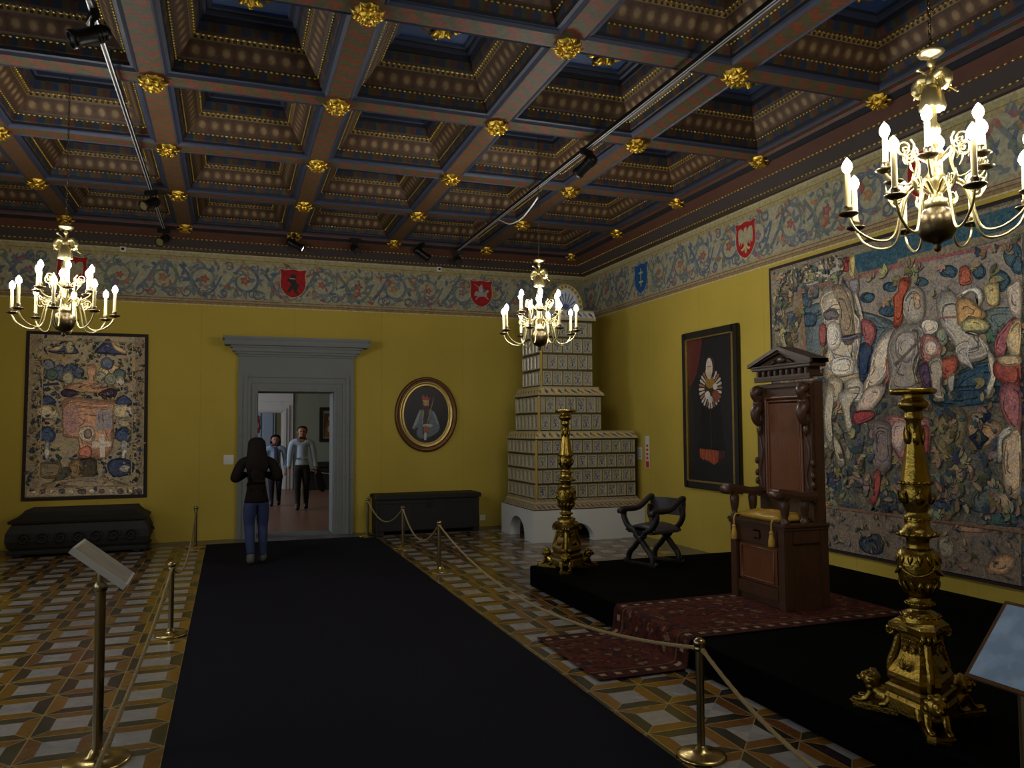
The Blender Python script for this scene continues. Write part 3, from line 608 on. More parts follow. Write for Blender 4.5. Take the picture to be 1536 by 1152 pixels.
# ------------------------------------------------------------------ painted frieze under the ceiling, with heraldic shields
ZF,ZT=3.418,4.20
def frieze(name,length,fn,shields):
    b=MB(); P=Paint(b,fn,0,.0065,.00009); H=ZT-ZF
    # backing slab
    vs=[fn(x,z,d) for d in (0,.006) for z in (ZF,ZT) for x in (0,length)]
    b.add(vs,[(4,5,7,6),(0,2,3,1),(0,1,5,4),(2,6,7,3),(0,4,6,2),(1,3,7,5)],0,False,None,(170,165,138))
    def band(z0,z1,c): P.poly([(0,ZF+z0),(length,ZF+z0),(length,ZF+z1),(0,ZF+z1)],c,0)
    for z0,z1,c in [(0,.018,(206,190,130)),(.018,.05,(150,126,92)),(.05,.058,(112,90,70)),(.058,.085,(168,146,112)),(.085,.095,(116,92,74)),(.095,.12,(172,156,120)),(.655,.668,(176,150,96)),(.668,.70,(170,158,112)),(.70,.708,(140,118,76)),(.708,.76,(176,164,120)),(.76,.782,(186,176,140))]: band(z0,z1,c)
    rr=random.Random(len(name)*7+3); BL=[(114,122,132),(100,110,124),(124,132,130),(118,126,114)]; FL=[(160,98,78),(166,112,84),(152,92,90),(140,112,124),(170,130,88)]
    y0=ZF+.39
    def curl(cx,cy,r0,a0,turn,dirn,col,w0,w1):
        pts=[]
        for i in range(int(16*turn)+1):
            t=i/(16*turn); a=a0+dirn*2*PI*turn*t; r=r0*(1-t)**.8+.02
            pts.append((cx+r*cos(a),cy+r*sin(a)))
        P.stroke(pts,w0,w1,col,0); return pts
    def drop(x,y,a,l,w,col):
        ca,sa=cos(a),sin(a)
        P.poly([(x+ca*u*l-sa*v*w,y+sa*u*l+ca*v*w) for u,v in [(0,0),(.25,.5),(.6,.45),(1,.05),(.6,-.3),(.25,-.4)]],col,1)
    def flower(x,y,r,col):
        P.poly([(x+r*(1+.28*cos(5*t))*cos(t),y+r*(1+.28*cos(5*t))*sin(t)) for t in [2*PI*i/20 for i in range(20)]],col,0)
        P.ell(x,y,r*.42,r*.42,tuple(int(v*.72+50) for v in col),8)
    p=.56; n=int(length/p)+1
    for k in range(n):
        cx=(k+.5)*p; up=1 if k%2 else -1; P.d=.0078+(.000045 if k%2 else 0)
        if cx>length-.1: break
        c0=rr.choice(BL); c1=rr.choice(BL)
        # main stem, then the volute
        xs=[max(0,cx-p*.6),cx-p*.35,cx-p*.1,cx+p*.2,min(length,cx+p*.42)]
        P.stroke([(xs[0],y0-up*.2),(xs[1],y0-up*.02),(xs[2],y0+up*.2),(xs[3],y0+up*.17),(xs[4],y0-up*.06)],.048,.03,c0)
        pts=curl(cx,y0,.2,PI*.5*up+.3,1.5,-1,c1,.05,.018)
        for i,q in enumerate(pts[1:-3:2]):
            a=math.atan2(q[1]-y0,q[0]-cx)+rr.uniform(.3,1.2)
            drop(q[0],q[1],a,rr.uniform(.07,.14),rr.uniform(.045,.08),rr.choice(BL+[(150,150,110),(160,120,110)]))
        flower(cx,y0,.046+.012*rr.random(),rr.choice(FL))
        for i in range(24):
            x=cx+rr.uniform(-.28,.28); z=y0+rr.choice((-1,1))*rr.uniform(.10,.25)
            if 0.03<x<length-.12: drop(x,z,rr.uniform(0,6.3),rr.uniform(.06,.12),rr.uniform(.03,.06),rr.choice(BL+BL+FL+[(140,146,120)]))
        for i in range(5):
            x=cx+rr.uniform(-.26,.26); z=y0+rr.choice((-1,1))*.2
            if .08<x<length-.1: curl(x,z,.05,rr.uniform(0,6),1.1,rr.choice((-1,1)),rr.choice(BL),.024,.012)
    o=obj(name,b,FRESCO,kind='structure')
    for (x,kind) in shields:
        b=MB(); base=.0125; Q=Paint(b,fn,0,base); zc=ZF+.40; red=(168,40,42); blue=(38,84,136); c=blue if kind=='cross' else red
        sh=[(-.19,.205),(-.1,.19),(0,.21),(.1,.19),(.19,.205),(.175,.13),(.185,.0),(.165,-.1),(.1,-.18),(0,-.225),(-.1,-.18),(-.165,-.1),(-.185,0),(-.175,.13)]
        rim=(196,180,140) if kind!='cross' else (110,150,180)
        for s,cc in ((1.05,rim),(1.0,c)): Q.poly([(x+u*s,zc+v*s) for u,v in sh],cc,1)
        def pp(L,cc,k=1): Q.poly([(x+u,zc+v) for u,v in L],cc,k)
        if kind=='cross':
            g=(196,190,130)
            for r in [(-.012,.012,-.13,.14),(-.06,.06,.06,.085),(-.06,.06,-.075,-.05)]: pp([(r[0],r[2]),(r[1],r[2]),(r[1],r[3]),(r[0],r[3])],g,0)
        elif kind=='eagle':
            w=(176,168,134)
            pp([(-.02,.13),(.02,.14),(.03,.1),(.025,.05),(.03,-.06),(.015,-.16),(-.015,-.16),(-.03,-.06),(-.025,.05),(-.03,.1)],w)
            for s in (-1,1):
                pp([(s*.025,.07),(s*.07,.13),(s*.125,.13),(s*.14,.05),(s*.125,-.06),(s*.1,-.02),(s*.085,-.08),(s*.065,-.03),(s*.045,-.06),(s*.028,.0)],w)
                pp([(s*.015,-.06),(s*.05,-.1),(s*.09,-.11),(s*.06,-.135),(s*.02,-.1)],(200,180,110))
        elif kind=='rider':
            w=(170,158,142)
            pp([(-.12,-.02),(-.09,.03),(-.02,.02),(.06,.03),(.11,.06),(.13,.03),(.1,.0),(.09,-.05),(.13,-.09),(.11,-.1),(.06,-.06),(-.03,-.06),(-.08,-.11),(-.1,-.1),(-.07,-.05),(-.11,-.05)],w)
            pp([(-.03,.02),(-.05,.08),(-.02,.12),(.0,.15),(.02,.12),(.03,.07),(.03,.02)],(178,170,156))
            pp([(-.05,.09),(-.12,.14),(-.125,.15),(-.05,.11)],w,0)
            pp([(.02,.03),(.05,.08),(.075,.05),(.05,.01)],(90,110,150))
        else:
            w=(58,56,50)
            pp([(-.05,.11),(.0,.14),(.05,.1),(.03,.06),(.06,.0),(.1,-.04),(.07,-.06),(.06,-.12),(.09,-.16),(.02,-.15),(.0,-.09),(-.04,-.14),(-.09,-.13),(-.05,-.07),(-.04,.0),(-.09,.03),(-.07,.06),(-.03,.05)],w)
            pp([(-.05,.06),(.03,.055),(.03,.07),(-.05,.075)],(170,170,160),0)
        obj('heraldic_shield',b,FRESCO,o,label={'bear':'red shield with a dark standing beast','rider':'red shield with a white horse and rider','cross':'blue shield with a double cross','eagle':'red shield with a white eagle'}[kind])
frieze('trim_2',XR-XL,lambda x,z,d:Vector((XL+x,YB-d,z)),[(.875-XL,'bear'),(3.87-XL,'rider'),(-2.1-XL,'eagle')])
frieze('trim_3',YB-YF-.01,lambda x,z,d:Vector((XR-d,YB-.01-x,z)),[(YB-10.29,'cross'),(YB-7.76,'eagle'),(YB-5.2,'rider')])
# ------------------------------------------------------------------ stepped cornice with gold beading
def cornice(name,p0,p1,inn):
    """p0->p1 along the wall, inn = unit vector into the room"""
    p0=Vector(p0);p1=Vector(p1);d=(p1-p0).normalized();inn=Vector(inn);b=MB()
    prof=[(0,4.2,0),(.06,4.2,0),(.075,4.235,0),(.095,4.25,1),(.21,4.335,1),(.24,4.36,2),(.33,4.43,2),(.36,4.43,3),(.41,4.46,3),(.43,4.49,4),(.52,4.49,4)]
    for i in range(len(prof)-1):
        (a,z,_),(a2,z2,m)=prof[i],prof[i+1]
        q=[]
        for (aa,zz) in ((a,z),(a2,z2)):
            q+= [p0+inn*aa+d*aa*CM0+Vector((0,0,zz)), p1+inn*aa-d*aa*CM1+Vector((0,0,zz))]
        b.add(q,[(0,1,3,2)],m)
    for (a,z) in ((.085,4.238),(.225,4.342)):
        s=p0+d*a*CM0; e=p1-d*a*CM1; n=int((e-s).length/.062)
        for k in range(n):
            c=s+d*(k+.5)*.062+inn*a+Vector((0,0,z-.004)); u=d*.023
            b.add([c+u,c-u,c+Vector((0,0,-.013))+inn*.003,c+inn*.013+Vector((0,0,.0)),c+Vector((0,0,.012))-inn*.004,c-inn*.012],[(0,3,2),(3,1,2),(0,4,3),(4,1,3),(0,2,5),(2,1,5),(0,5,4),(5,1,4)],5,True)
    return obj(name,b,[S_BROWN,S_GREYBR,S_REDBR,S_DBLUE,S_REDBR,BEAD],kind='structure')
CM0=CM1=1
cornice('trim_4',(XL,YB,0),(XR,YB,0),(0,-1,0)); cornice('trim_5',(XR,YB,0),(XR,YF,0),(-1,0,0)); cornice('trim_6',(XL,YF,0),(XL,YB,0),(1,0,0))
# ------------------------------------------------------------------ coffered ceiling
GX0,GDX,GY0,GDY=-.6365,1.4948,6.946,1.6587
XS=[GX0+GDX*i for i in range(-2,5)]; YS=[GY0+GDY*j for j in range(-5,4)]
b=MB(); b.box(XL-.4,XR+.4,YF-.4,YB+.45,ZC,ZC+.12)
CEIL=obj('ceiling',b,S_DBLUE,kind='structure')
HX,HY=GDX/2,GDY/2
b=MB()
prof=[(.09,4.49,0),(.105,4.478,0),(.125,4.50,0),(.15,4.505,0),(.152,4.53,1),(.165,4.535,2),(.175,4.595,2),(.2,4.605,3),(.215,4.615,3),(.29,4.725,4),(.3,4.735,3),(.318,4.768,5),(.335,4.775,3),(.345,4.79,3),(.365,4.86,2),(.38,4.862,1),(.385,4.90,1),(.41,4.905,0),(.415,4.935,0),(.45,4.94,1),(.455,4.965,6)]
for i in range(len(prof)-1):
    (a,z,_),(a2,z2,m)=prof[i],prof[i+1]
    x,y,x2,y2=HX-a,HY-a,HX-a2,HY-a2
    c1=[(-x,-y),(x,-y),(x,y),(-x,y)];c2=[(-x2,-y2),(x2,-y2),(x2,y2),(-x2,y2)]
    for k in range(4):
        k2=(k+1)%4; L=2*(x if k%2==0 else y); L2=2*(x2 if k%2==0 else y2)
        b.add([(*c1[k],z),(*c1[k2],z),(*c2[k2],z2),(*c2[k],z2)],[(0,1,2,3)],m,False,[[(10-L/2,0),(10+L/2,0),(10+L2/2,1),(10-L2/2,1)]])
x,y=HX-.455,HY-.455; b.add([(-x,-y,4.965),(x,-y,4.965),(x,y,4.965),(-x,y,4.965)],[(0,1,2,3)],6,False,[[(0,0),(1,0),(1,1),(0,1)]])
for a,z in ((.187,4.594),(.328,4.766)):
    x,y=HX-a,HY-a
    for k in range(4):
        d=(Vector((1,0,0)),Vector((0,1,0)),Vector((-1,0,0)),Vector((0,-1,0)))[k]; n_=Vector((-d.y,d.x,0)); L=2*(x if k%2==0 else y); n=int(L/.044)
        for i in range(n):
            c=n_*-(y if k%2==0 else x)+d*(-L/2+(i+.5)*L/n)+Vector((0,0,z)); u=d*.0175
            b.add([c+u,c-u,c+Vector((0,0,-.0105)),c+n_*.0105,c+Vector((0,0,.0105)),c-n_*.010],[(0,2,3),(3,2,1),(0,3,4),(4,3,1),(0,5,2),(2,5,1),(0,4,5),(5,4,1)],7,True)
COFM=[S_BLUE,S_DBLUE,S_BLOCK,S_BROWN,S_DIAM,S_DOTS,S_PANEL,BEAD]
cof=None
for j in range(len(YS)-1):
    for i in range(len(XS)-1):
        lc=((XS[i]+XS[i+1])/2,(YS[j]+YS[j+1])/2,0)
        if cof is None: cof=obj('coffer',b,COFM,CEIL,lc)
        else: copy_tree(cof,CEIL,lc)
def beam(nm,x0,x1,y0,y1):
    b=MB(); z=4.488; b.box(x0,x1,y0,y1,z,ZC); al=(y1-y0)>(x1-x0); L=(y1-y0) if al else (x1-x0)
    b.add([(x0,y0,z-.002),(x1,y0,z-.002),(x1,y1,z-.002),(x0,y1,z-.002)],[(0,1,2,3)],0,False,[[(0,0),(0,1),(L,1),(L,0)] if al else [(0,0),(L,0),(L,1),(0,1)]])
    obj('beam',b,S_BEAM,CEIL)
for x in XS: beam('beam',x-.092,x+.092,YS[0]-.09,YS[-1]+.09)
for j,y in enumerate(YS):
    for i in range(len(XS)-1): beam('beam',XS[i]+.092,XS[i+1]-.092,y-.092,y+.092)
b=MB()  # plain border boards between the outer beams and the walls
b.box(XL,XS[0]-.09,YF,YB,4.495,4.55); b.box(XS[-1]+.09,XR,YF,YB,4.495,4.55); b.box(XL,XR,YS[-1]+.09,YB,4.495,4.55); b.box(XL,XR,YF,YS[0]-.09,4.495,4.55)
obj('border_board',b,S_DBLUE,CEIL)
# gilded bosses on the crossings, gilded leaf pendants in the coffers
def boss_mesh():
    b=MB(); b.push(Matrix.Diagonal((.84,.84,.95,1))); b.lathe([(.0,-.10),(.03,-.098),(.05,-.08),(.045,-.06),(.07,-.045),(.095,-.02),(.1,0)],16,0,True,(8,.12))
    for k in range(8):
        a=2*PI*k/8+.2; d=Vector((cos(a),sin(a),0)); 
        b.leaf(d*.05+Vector((0,0,-.012)),d*.155+Vector((0,0,-.03)),.045,(0,0,-1),0,5,.035)
        a+=PI/8; d=Vector((cos(a),sin(a),0)); b.leaf(d*.03+Vector((0,0,-.055)),d*.1+Vector((0,0,-.085)),.03,(0,0,-1),0,4,.025)
    return b
def pend_mesh():
    b=MB(); b.lathe([(0,-.17),(.012,-.16),(.022,-.13),(.05,-.1),(.04,-.07),(.06,-.04),(.06,0)],12,0,True,(6,.15))
    for k in range(4):
        a=PI/2*k; d=Vector((cos(a),sin(a),0)); s=Vector((-sin(a),cos(a),0))
        b.leaf(d*.03+Vector((0,0,-.04)),d*.25+Vector((0,0,-.03)),.06,(0,0,-1),0,6,.05)
        b.leaf(d*.08+Vector((0,0,-.06)),d*.16+s*.1+Vector((0,0,-.05)),.035,(0,0,-1),0,4,.03)
        b.leaf(d*.08+Vector((0,0,-.06)),d*.16-s*.1+Vector((0,0,-.05)),.035,(0,0,-1),0,4,.03)
        b.sph(d*.26+Vector((0,0,-.035)),.022,8,6)
        dd=(d+s).normalized(); b.leaf(dd*.03+Vector((0,0,-.07)),dd*.14+Vector((0,0,-.1)),.04,(0,0,-1),0,4,.03)
    return b
boss=None; NCOL=['first','second','third','fourth','fifth','sixth','seventh']
for jj,j in enumerate(range(len(YS)-1,1,-1)):
    for i in range(len(XS)):
        lb='gilded boss, %s beam crossing from the door wall, %s from the right wall'%(NCOL[jj],NCOL[len(XS)-1-i])
        if boss is None: boss=obj('ceiling_boss',boss_mesh(),GOLDB,None,(XS[i],YS[j],4.486),.3,label=lb,cat='ceiling boss',group='gilded bosses at the beam crossings')
        else: copy_tree(boss,None,(XS[i],YS[j],4.486),.3+(i*5+j*3)%7,lb)
pend=None
for jj,j in enumerate(range(len(YS)-2,1,-1)):
    for i in range(len(XS)-1):
        lc=((XS[i]+XS[i+1])/2,(YS[j]+YS[j+1])/2,4.965)
        lb='gilded leaf pendant, %s coffer row from the door wall, %s from the right wall'%(NCOL[jj],NCOL[len(XS)-2-i])
        if pend is None: pend=obj('coffer_pendant',pend_mesh(),GOLDB,None,lc,0,label=lb,cat='ceiling pendant',group='gilded leaf pendants inside the coffers')
        else: copy_tree(pend,None,lc,0,lb)
# ------------------------------------------------------------------ grey stone door surround
b=MB(); y=YB
def fr(x0,x1,z1,d0,d1,w):
    b.box(x0,x0+w,y-d1,y-d0,0,z1,0,.006); b.box(x1-w,x1,y-d1,y-d0,0,z1,0,.006); b.box(x0+w,x1-w,y-d1,y-d0,z1-w,z1,0,.006)
b.box(.107,DX0-.004,y-.07,y,0,2.68,0,.004); b.box(DX1+.004,1.79,y-.07,y,0,2.68,0,.004); b.box(DX0-.004,DX1+.004,y-.07,y,DZ+.004,2.68,0,.004)
fr(.18,1.72,2.43,.06,.1,.06); fr(.235,1.665,2.33,.06,.09,.05); fr(.3,1.575,2.245,.06,.082,.05)
for z in (.82,1.5):
    b.box(.105,DX0-.002,y-.0715,y-.05,z,z+.006,1); b.box(DX1+.002,1.792,y-.0715,y-.05,z,z+.006,1)
b.box(DX0-.02,DX0+.004,y,y+.455,0,DZ,0); b.box(DX1-.004,DX1+.02,y,y+.455,0,DZ,0); b.box(DX0,DX1,y,y+.455,DZ-.004,DZ+.02,0)
D1=obj('door_1',b,[GREYST,GREYD],kind='structure')
b=MB(); x0,x1=.107,1.79
for dx,dy,z0,z1 in [(.015,.1,2.68,2.71),(.05,.14,2.71,2.745),(.09,.18,2.745,2.80),(.12,.21,2.80,2.83),(.2,.29,2.83,2.91),(.225,.31,2.91,2.955)]:
    b.box(x0-dx,x1+dx,y-dy,y,z0,z1,0,.008)
obj('cornice',b,GREYST,D1)
b=MB(); b.box(DX0,DX1,y-.07,y+.45,-.05,.012); obj('threshold',b,GREYD,D1)
# ------------------------------------------------------------------ the rooms beyond the door
Y2=22.0; T=YB+.45
b=MB(); b.box(-3,6,T,Y2+.3,-.2,0); b.box(-3,6,Y2+.3,30,-.2,0); obj('floor.001',b,REDFLOOR,kind='structure')
O0,O1,OZ=.30,1.30,2.04
b=MB(); b.box(-3,O0,Y2,Y2+.3,0,4.2); b.box(O1,6,Y2,Y2+.3,0,4.2); b.box(O0,O1,Y2,Y2+.3,OZ,4.2); obj('wall_far',b,GREYGREEN,kind='structure')
b=MB(); b.box(-3.2,-3,T,30,0,4.2); obj('wall_far_left',b,GREYGREEN,kind='structure')
b=MB(); b.box(6,6.2,T,30,0,4.2); obj('wall_far_right',b,GREYGREEN,kind='structure')
b=MB(); b.box(-3.2,6.2,T,30,4.2,4.4); obj('ceiling.001',b,WHITEP,kind='structure')
b=MB(); b.box(-3.2,6.2,29,29.2,0,4.2); obj('wall_beyond',b,BLUEGREY,kind='structure')
b=MB()
for d,w0,w1 in ((.05,0,.30),(.09,.02,.2),(.12,.05,.12)):
    b.box(O0-w1,O0-w0,Y2-d,Y2,0,OZ+w1,0,.006); b.box(O1+w0,O1+w1,Y2-d,Y2,0,OZ+w1,0,.006); b.box(O0-w0,O1+w0,Y2-d,Y2,OZ+w0,OZ+w1,0,.006)
b.box(O0-.3,O1+.3,Y2-.06,Y2,OZ+.3,3.0,0,.006)
obj('door_2',b,WHITEW,kind='structure')
b=MB(); b.box(.6,1.5,28.94,29,0,2.6,0,.01); b.box(.7,1.02,28.91,28.95,.2,2.3,0,.01); b.box(1.1,1.42,28.91,28.95,.2,2.3,0,.01); b.box(1.55,1.95,28.93,29,0,4.2,1)
obj('door_3',b,[BLUEGREY,mat('ochre_wall_strip',(120,108,72),.8,0,.05,3)],kind='structure')
# ------------------------------------------------------------------ floor coverings and the dais
b=MB(); b.box(-.29,2.04,YF+.05,11.83,0,.008,0,.003)
tag(obj('carpet_runner',b,CARPET),'wide dark navy carpet runner leading to the stone doorway','carpet')
b=MB(); b.box(2.886,XR-.01,1.9,7.56,0,.2,0,.008)
tag(obj('dais_platform',b,DAIS),'low black platform along the wall under the large tapestry','platform')
def rug_mat():
    m,nt,bb=mk('red_oriental_rug'); u,v=uvxy(nt); cv=nn(nt,'ShaderNodeCombineXYZ'); wire(nt,u,cv.inputs[0]); wire(nt,v,cv.inputs[1])
    vo=nn(nt,'ShaderNodeTexVoronoi'); wire(nt,cv.outputs[0],vo.inputs['Vector']); vo.inputs['Scale'].default_value=27; vo.distance='MANHATTAN'
    sp=nn(nt,'ShaderNodeSeparateColor'); wire(nt,vo.outputs['Color'],sp.inputs[0])
    c=ramp(nt,sp.outputs[0],[(0,lin((84,40,31))),(.4,lin((72,37,31))),(.6,lin((58,30,30))),(.74,lin((96,52,34))),(.85,lin((42,34,38))),(.94,lin((116,94,70)))],'CONSTANT')
    e=ma(nt,'MINIMUM',v,ma(nt,'SUBTRACT',1.08,v)); bd=ma(nt,'LESS_THAN',e,.17)
    f=ma(nt,'FRACT',ma(nt,'MULTIPLY',u,9.0)); dt=ma(nt,'MULTIPLY',ma(nt,'LESS_THAN',ma(nt,'ABSOLUTE',ma(nt,'SUBTRACT',f,.5)),.2),ma(nt,'LESS_THAN',ma(nt,'ABSOLUTE',ma(nt,'SUBTRACT',e,.085)),.022))
    c=mixc(nt,ma(nt,'MULTIPLY',bd,.55),c,lin((50,25,25))); c=mixc(nt,dt,c,lin((150,128,98)))
    s2=ma(nt,'LESS_THAN',ma(nt,'ABSOLUTE',ma(nt,'SUBTRACT',e,.15)),.008); c=mixc(nt,ma(nt,'MULTIPLY',s2,.6),c,lin((120,90,60)))
    g=noise(nt,tex(nt),70,3); c=mixc(nt,1.0,c,ramp(nt,g.outputs['Fac'],[(.25,(.55,)*3),(.75,(1.2,)*3)]),'MULTIPLY')
    wire(nt,c,bb.inputs['Base Color']); bb.inputs['Roughness'].default_value=.95; bb.inputs['Specular IOR Level'].default_value=.1
    bump(nt,bb,noise(nt,tex(nt),300,2).outputs['Fac'],.3,.003); return m
b=MB(); path=[(4.74,.205),(3.2,.205),(2.93,.206),(2.893,.203),(2.872,.185),(2.862,.12),(2.85,.04),(2.82,.014),(2.7,.008),(2.21,.008)]
P2=spl([(x,z,0) for x,z in path],5); acc=0; W0,W1=4.565,5.645; ny=12
rows=[]
for i,q in enumerate(P2):
    if i: acc+=(q-P2[i-1]).length
    rows.append((q.x,q.y,acc))
for s_,off in ((0,.006),(1,0)):
    vs=[];fs=[];uv=[]
    for (x,z,a) in rows:
        for k in range(ny+1):
            t=k/ny; w=.004*sin(9*a+5*t)*(1 if .3<a<1.5 else .2); vs.append((x-(off if z<.19 else 0)+w*.3*s_,W0+(W1-W0)*t,z+off))
    n=ny+1
    for i in range(len(rows)-1):
        for k in range(ny):
            fs.append((i*n+k,i*n+k+1,(i+1)*n+k+1,(i+1)*n+k)); uv.append([(rows[i][2],1.08*k/ny),(rows[i][2],1.08*(k+1)/ny),(rows[i+1][2],1.08*(k+1)/ny),(rows[i+1][2],1.08*k/ny)])
    b.add(vs,fs,0,True,uv)
tag(obj('oriental_rug',b,rug_mat()),'red oriental rug under the throne, draped over the black step','rug')
# ------------------------------------------------------------------ tapestries
def tapestry(name,L,H,art,fn,bw,ground,label,thick=.012):
    b=MB(); nx,nz=40,24
    def F(x,z,d): return fn(x,z,d)
    for (d,m) in ((0,0),(thick,0)):
        vs=[];fs=[]
        for j in range(nz+1):
            for i in range(nx+1): vs.append(F(L*i/nx,H*j/nz,.012+d))
        for j in range(nz):
            for i in range(nx):
                k=j*(nx+1)+i; fs.append((k,k+1,k+nx+2,k+nx+1))
        b.add(vs,fs,m,True)
    for (x0,x1,z0,z1) in ((0,L,0,0),(0,L,H,H),(0,0,0,H),(L,L,0,H)):
        vs=[];fs=[];n=30
        for i in range(n+1):
            x=x0+(x1-x0)*i/n; z=z0+(z1-z0)*i/n; vs+=[F(x,z,.012),F(x,z,.012+thick)]
        for i in range(n): fs.append((2*i,2*i+1,2*i+3,2*i+2))
        b.add(vs,fs,0)
    o=tag(obj(name,b,BANDT),label,'tapestry')
    c=MB(); vs=[];fs=[]
    for j in range(nz+1):
        for i in range(nx+1): vs.append(F(bw+(L-2*bw)*i/nx,bw+(H-2*bw)*j/nz,.0255))
    for j in range(nz):
        for i in range(nx): k=j*(nx+1)+i; fs.append((k,k+1,k+nx+2,k+nx+1))
    c.add(vs,fs,0,True,None,ground)
    P=Paint(c,lambda x,z,d:F(x,z,.0262+d),0,.0002,.00016)
    def clip(p): return [(min(L-bw,max(bw,x)),min(H-bw,max(bw,z))) for x,z in p]
    rr=random.Random(int(L*100)); base=P.d; seen=[]; nb=TAP_NB[L]
    for ix,(col,k,pts) in enumerate(art):
        if ix==nb:
            P.d=base+(max(l for _,l in seen)+1)*.0004; greenery(P,L,H,bw,rr); base=P.d; seen=[]
        col=tuple(min(255,int((v*.78+sum(col)/3*.22)*(1 if L>2 else 1.2))) for v in col)
        al=ART_A(col)
        q=[(p.x,p.y) for p in spl([(x,z,0) for x,z in pts],3,True)] if k else pts
        q=clip(q); bb=(min(a for a,_ in q),max(a for a,_ in q),min(c_ for _,c_ in q),max(c_ for _,c_ in q))
        lv=1+max([l for (o,l) in seen if o[0]<bb[1] and bb[0]<o[1] and o[2]<bb[3] and bb[2]<o[3]] or [0]); seen.append((bb,lv)); P.d=base+lv*.0004
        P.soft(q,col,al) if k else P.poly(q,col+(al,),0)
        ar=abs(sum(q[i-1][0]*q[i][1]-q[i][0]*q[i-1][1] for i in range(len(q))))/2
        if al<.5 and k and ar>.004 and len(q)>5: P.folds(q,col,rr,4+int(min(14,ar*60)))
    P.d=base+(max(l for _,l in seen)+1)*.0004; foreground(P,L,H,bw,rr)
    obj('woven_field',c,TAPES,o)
    return o
LEAFC=[(150,138,108),(132,124,98),(98,108,104),(76,92,108),(166,152,122),(108,106,78),(120,104,78),(60,76,92),(140,130,112),(86,84,64)]
def greenery(P,L,H,bw,rr):
    n=int(L*H*(95 if L>2 else 130)); base=P.d
    for i in range(n):
        x=rr.uniform(bw+.03,L-bw-.03); z=rr.uniform(bw+.03,H-bw-.03); P.d=base+.00004*(i%60)
        if L>2 and z>2.05 and x>.45 and (z<H-.42) and rr.random()<.82: continue
        if L>2 and z>H-.36 and x>1.15: continue
        if L<2 and .42<x<1.08 and .62<z<1.3: continue
        a0=rr.uniform(0,6.28); sz=rr.uniform(.05,.11) if L>2 else rr.uniform(.03,.06); c=rr.choice(LEAFC if L>2 else LEAFC+[(52,60,90),(46,50,72),(66,70,66),(176,162,130)])
        for j in range(rr.choice((2,3,3,4))):
            a=a0+(j-1)*.75; s=sz*rr.uniform(.7,1.1)
            x1=x+cos(a)*s; z1=z+sin(a)*s
            if not(bw+.02<x1<L-bw-.02 and bw+.02<z1<H-bw-.02): continue
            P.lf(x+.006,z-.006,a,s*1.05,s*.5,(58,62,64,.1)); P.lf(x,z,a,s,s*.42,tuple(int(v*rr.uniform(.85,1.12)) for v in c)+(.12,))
    P.d=base+.0025+.0003
def foreground(P,L,H,bw,rr):
    base=P.d
    if L>2:
        for i in range(420):   # leafy ground under the figures, flowers and the bottom border
            x=rr.uniform(.1,L-.1); z=rr.choice((rr.uniform(.05,.42),rr.uniform(.05,.42),rr.uniform(.45,.95))); P.d=base+.00004*(i%50)
            a=rr.uniform(.2,2.9); s=rr.uniform(.05,.13) if z>.42 else rr.uniform(.03,.06); c=rr.choice(LEAFC+[(150,112,96),(50,58,78)])
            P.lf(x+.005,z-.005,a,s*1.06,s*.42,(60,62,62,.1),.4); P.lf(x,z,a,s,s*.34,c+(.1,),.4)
        for i in range(150):   # speckled left and top borders
            if i%2: x,z=rr.uniform(.08,.26),rr.uniform(.5,H-.1)
            else: x,z=rr.uniform(.3,1.2),rr.uniform(H-.25,H-.08)
            P.d=base+.00004*(i%50); P.lf(x,z,rr.uniform(0,6.3),rr.uniform(.03,.06),.02,rr.choice([(178,170,150),(60,62,60),(150,140,110),(84,92,100)])+(.1,))
        P.d=base+.0022
        for z in (.44,): P.stroke([(bw,z),(1.5,z+.01),(L-bw,z)],.022,.022,(128,98,80,.1))
    else:
        for i in range(260):
            x=rr.choice((rr.uniform(.07,.26),rr.uniform(L-.26,L-.07),rr.uniform(.1,L-.1))); z=rr.uniform(.08,H-.08)
            if .45<x<1.05 and .5<z<1.35: continue
            P.d=base+.00004*(i%50); a=rr.uniform(0,6.3); s=rr.uniform(.03,.07); c=rr.choice([(150,134,100),(168,152,120),(56,66,98),(74,84,110),(120,108,80),(60,58,50),(180,166,136),(132,92,70)])
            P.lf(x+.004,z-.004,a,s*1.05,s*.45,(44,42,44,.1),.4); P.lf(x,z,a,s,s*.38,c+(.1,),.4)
        P.d=base+.0022
        for x in (.21,L-.2): P.stroke([(x,.16),(x+.006,H*.5),(x,H-.12)],.012,.012,(176,160,124,.1))
        for z in (.17,H-.13): P.stroke([(.1,z),(L*.5,z+.004),(L-.1,z)],.014,.014,(156,138,106,.1))
def ART_A(c):
    sat=max(c)-min(c); lum=sum(c)/3
    return .1 if (sat>70 or lum>140) else .16
TZ=.335
tapestry('wall_tapestry',5.2,3.045,[(c,k,[(x,z-TZ) for x,z in p]) for c,k,p in TAP_R],lambda x,z,d:Vector((XR-d,7.323-x,TZ+z)),.035,(98,98,90,.3),'huge figurative tapestry with a plumed soldier and white horse on the right wall')
tapestry('heraldic_tapestry',1.515,2.31,[(c,k,[(x,z-.65) for x,z in p]) for c,k,p in TAP_L],lambda x,z,d:Vector((-2.63+x+(.02 if x>.7 else -.01)*(1-z/2.31),YB-d,.655+z)),.045,(158,144,120,.3),'narrow coat-of-arms tapestry hung on the door wall above a chest')
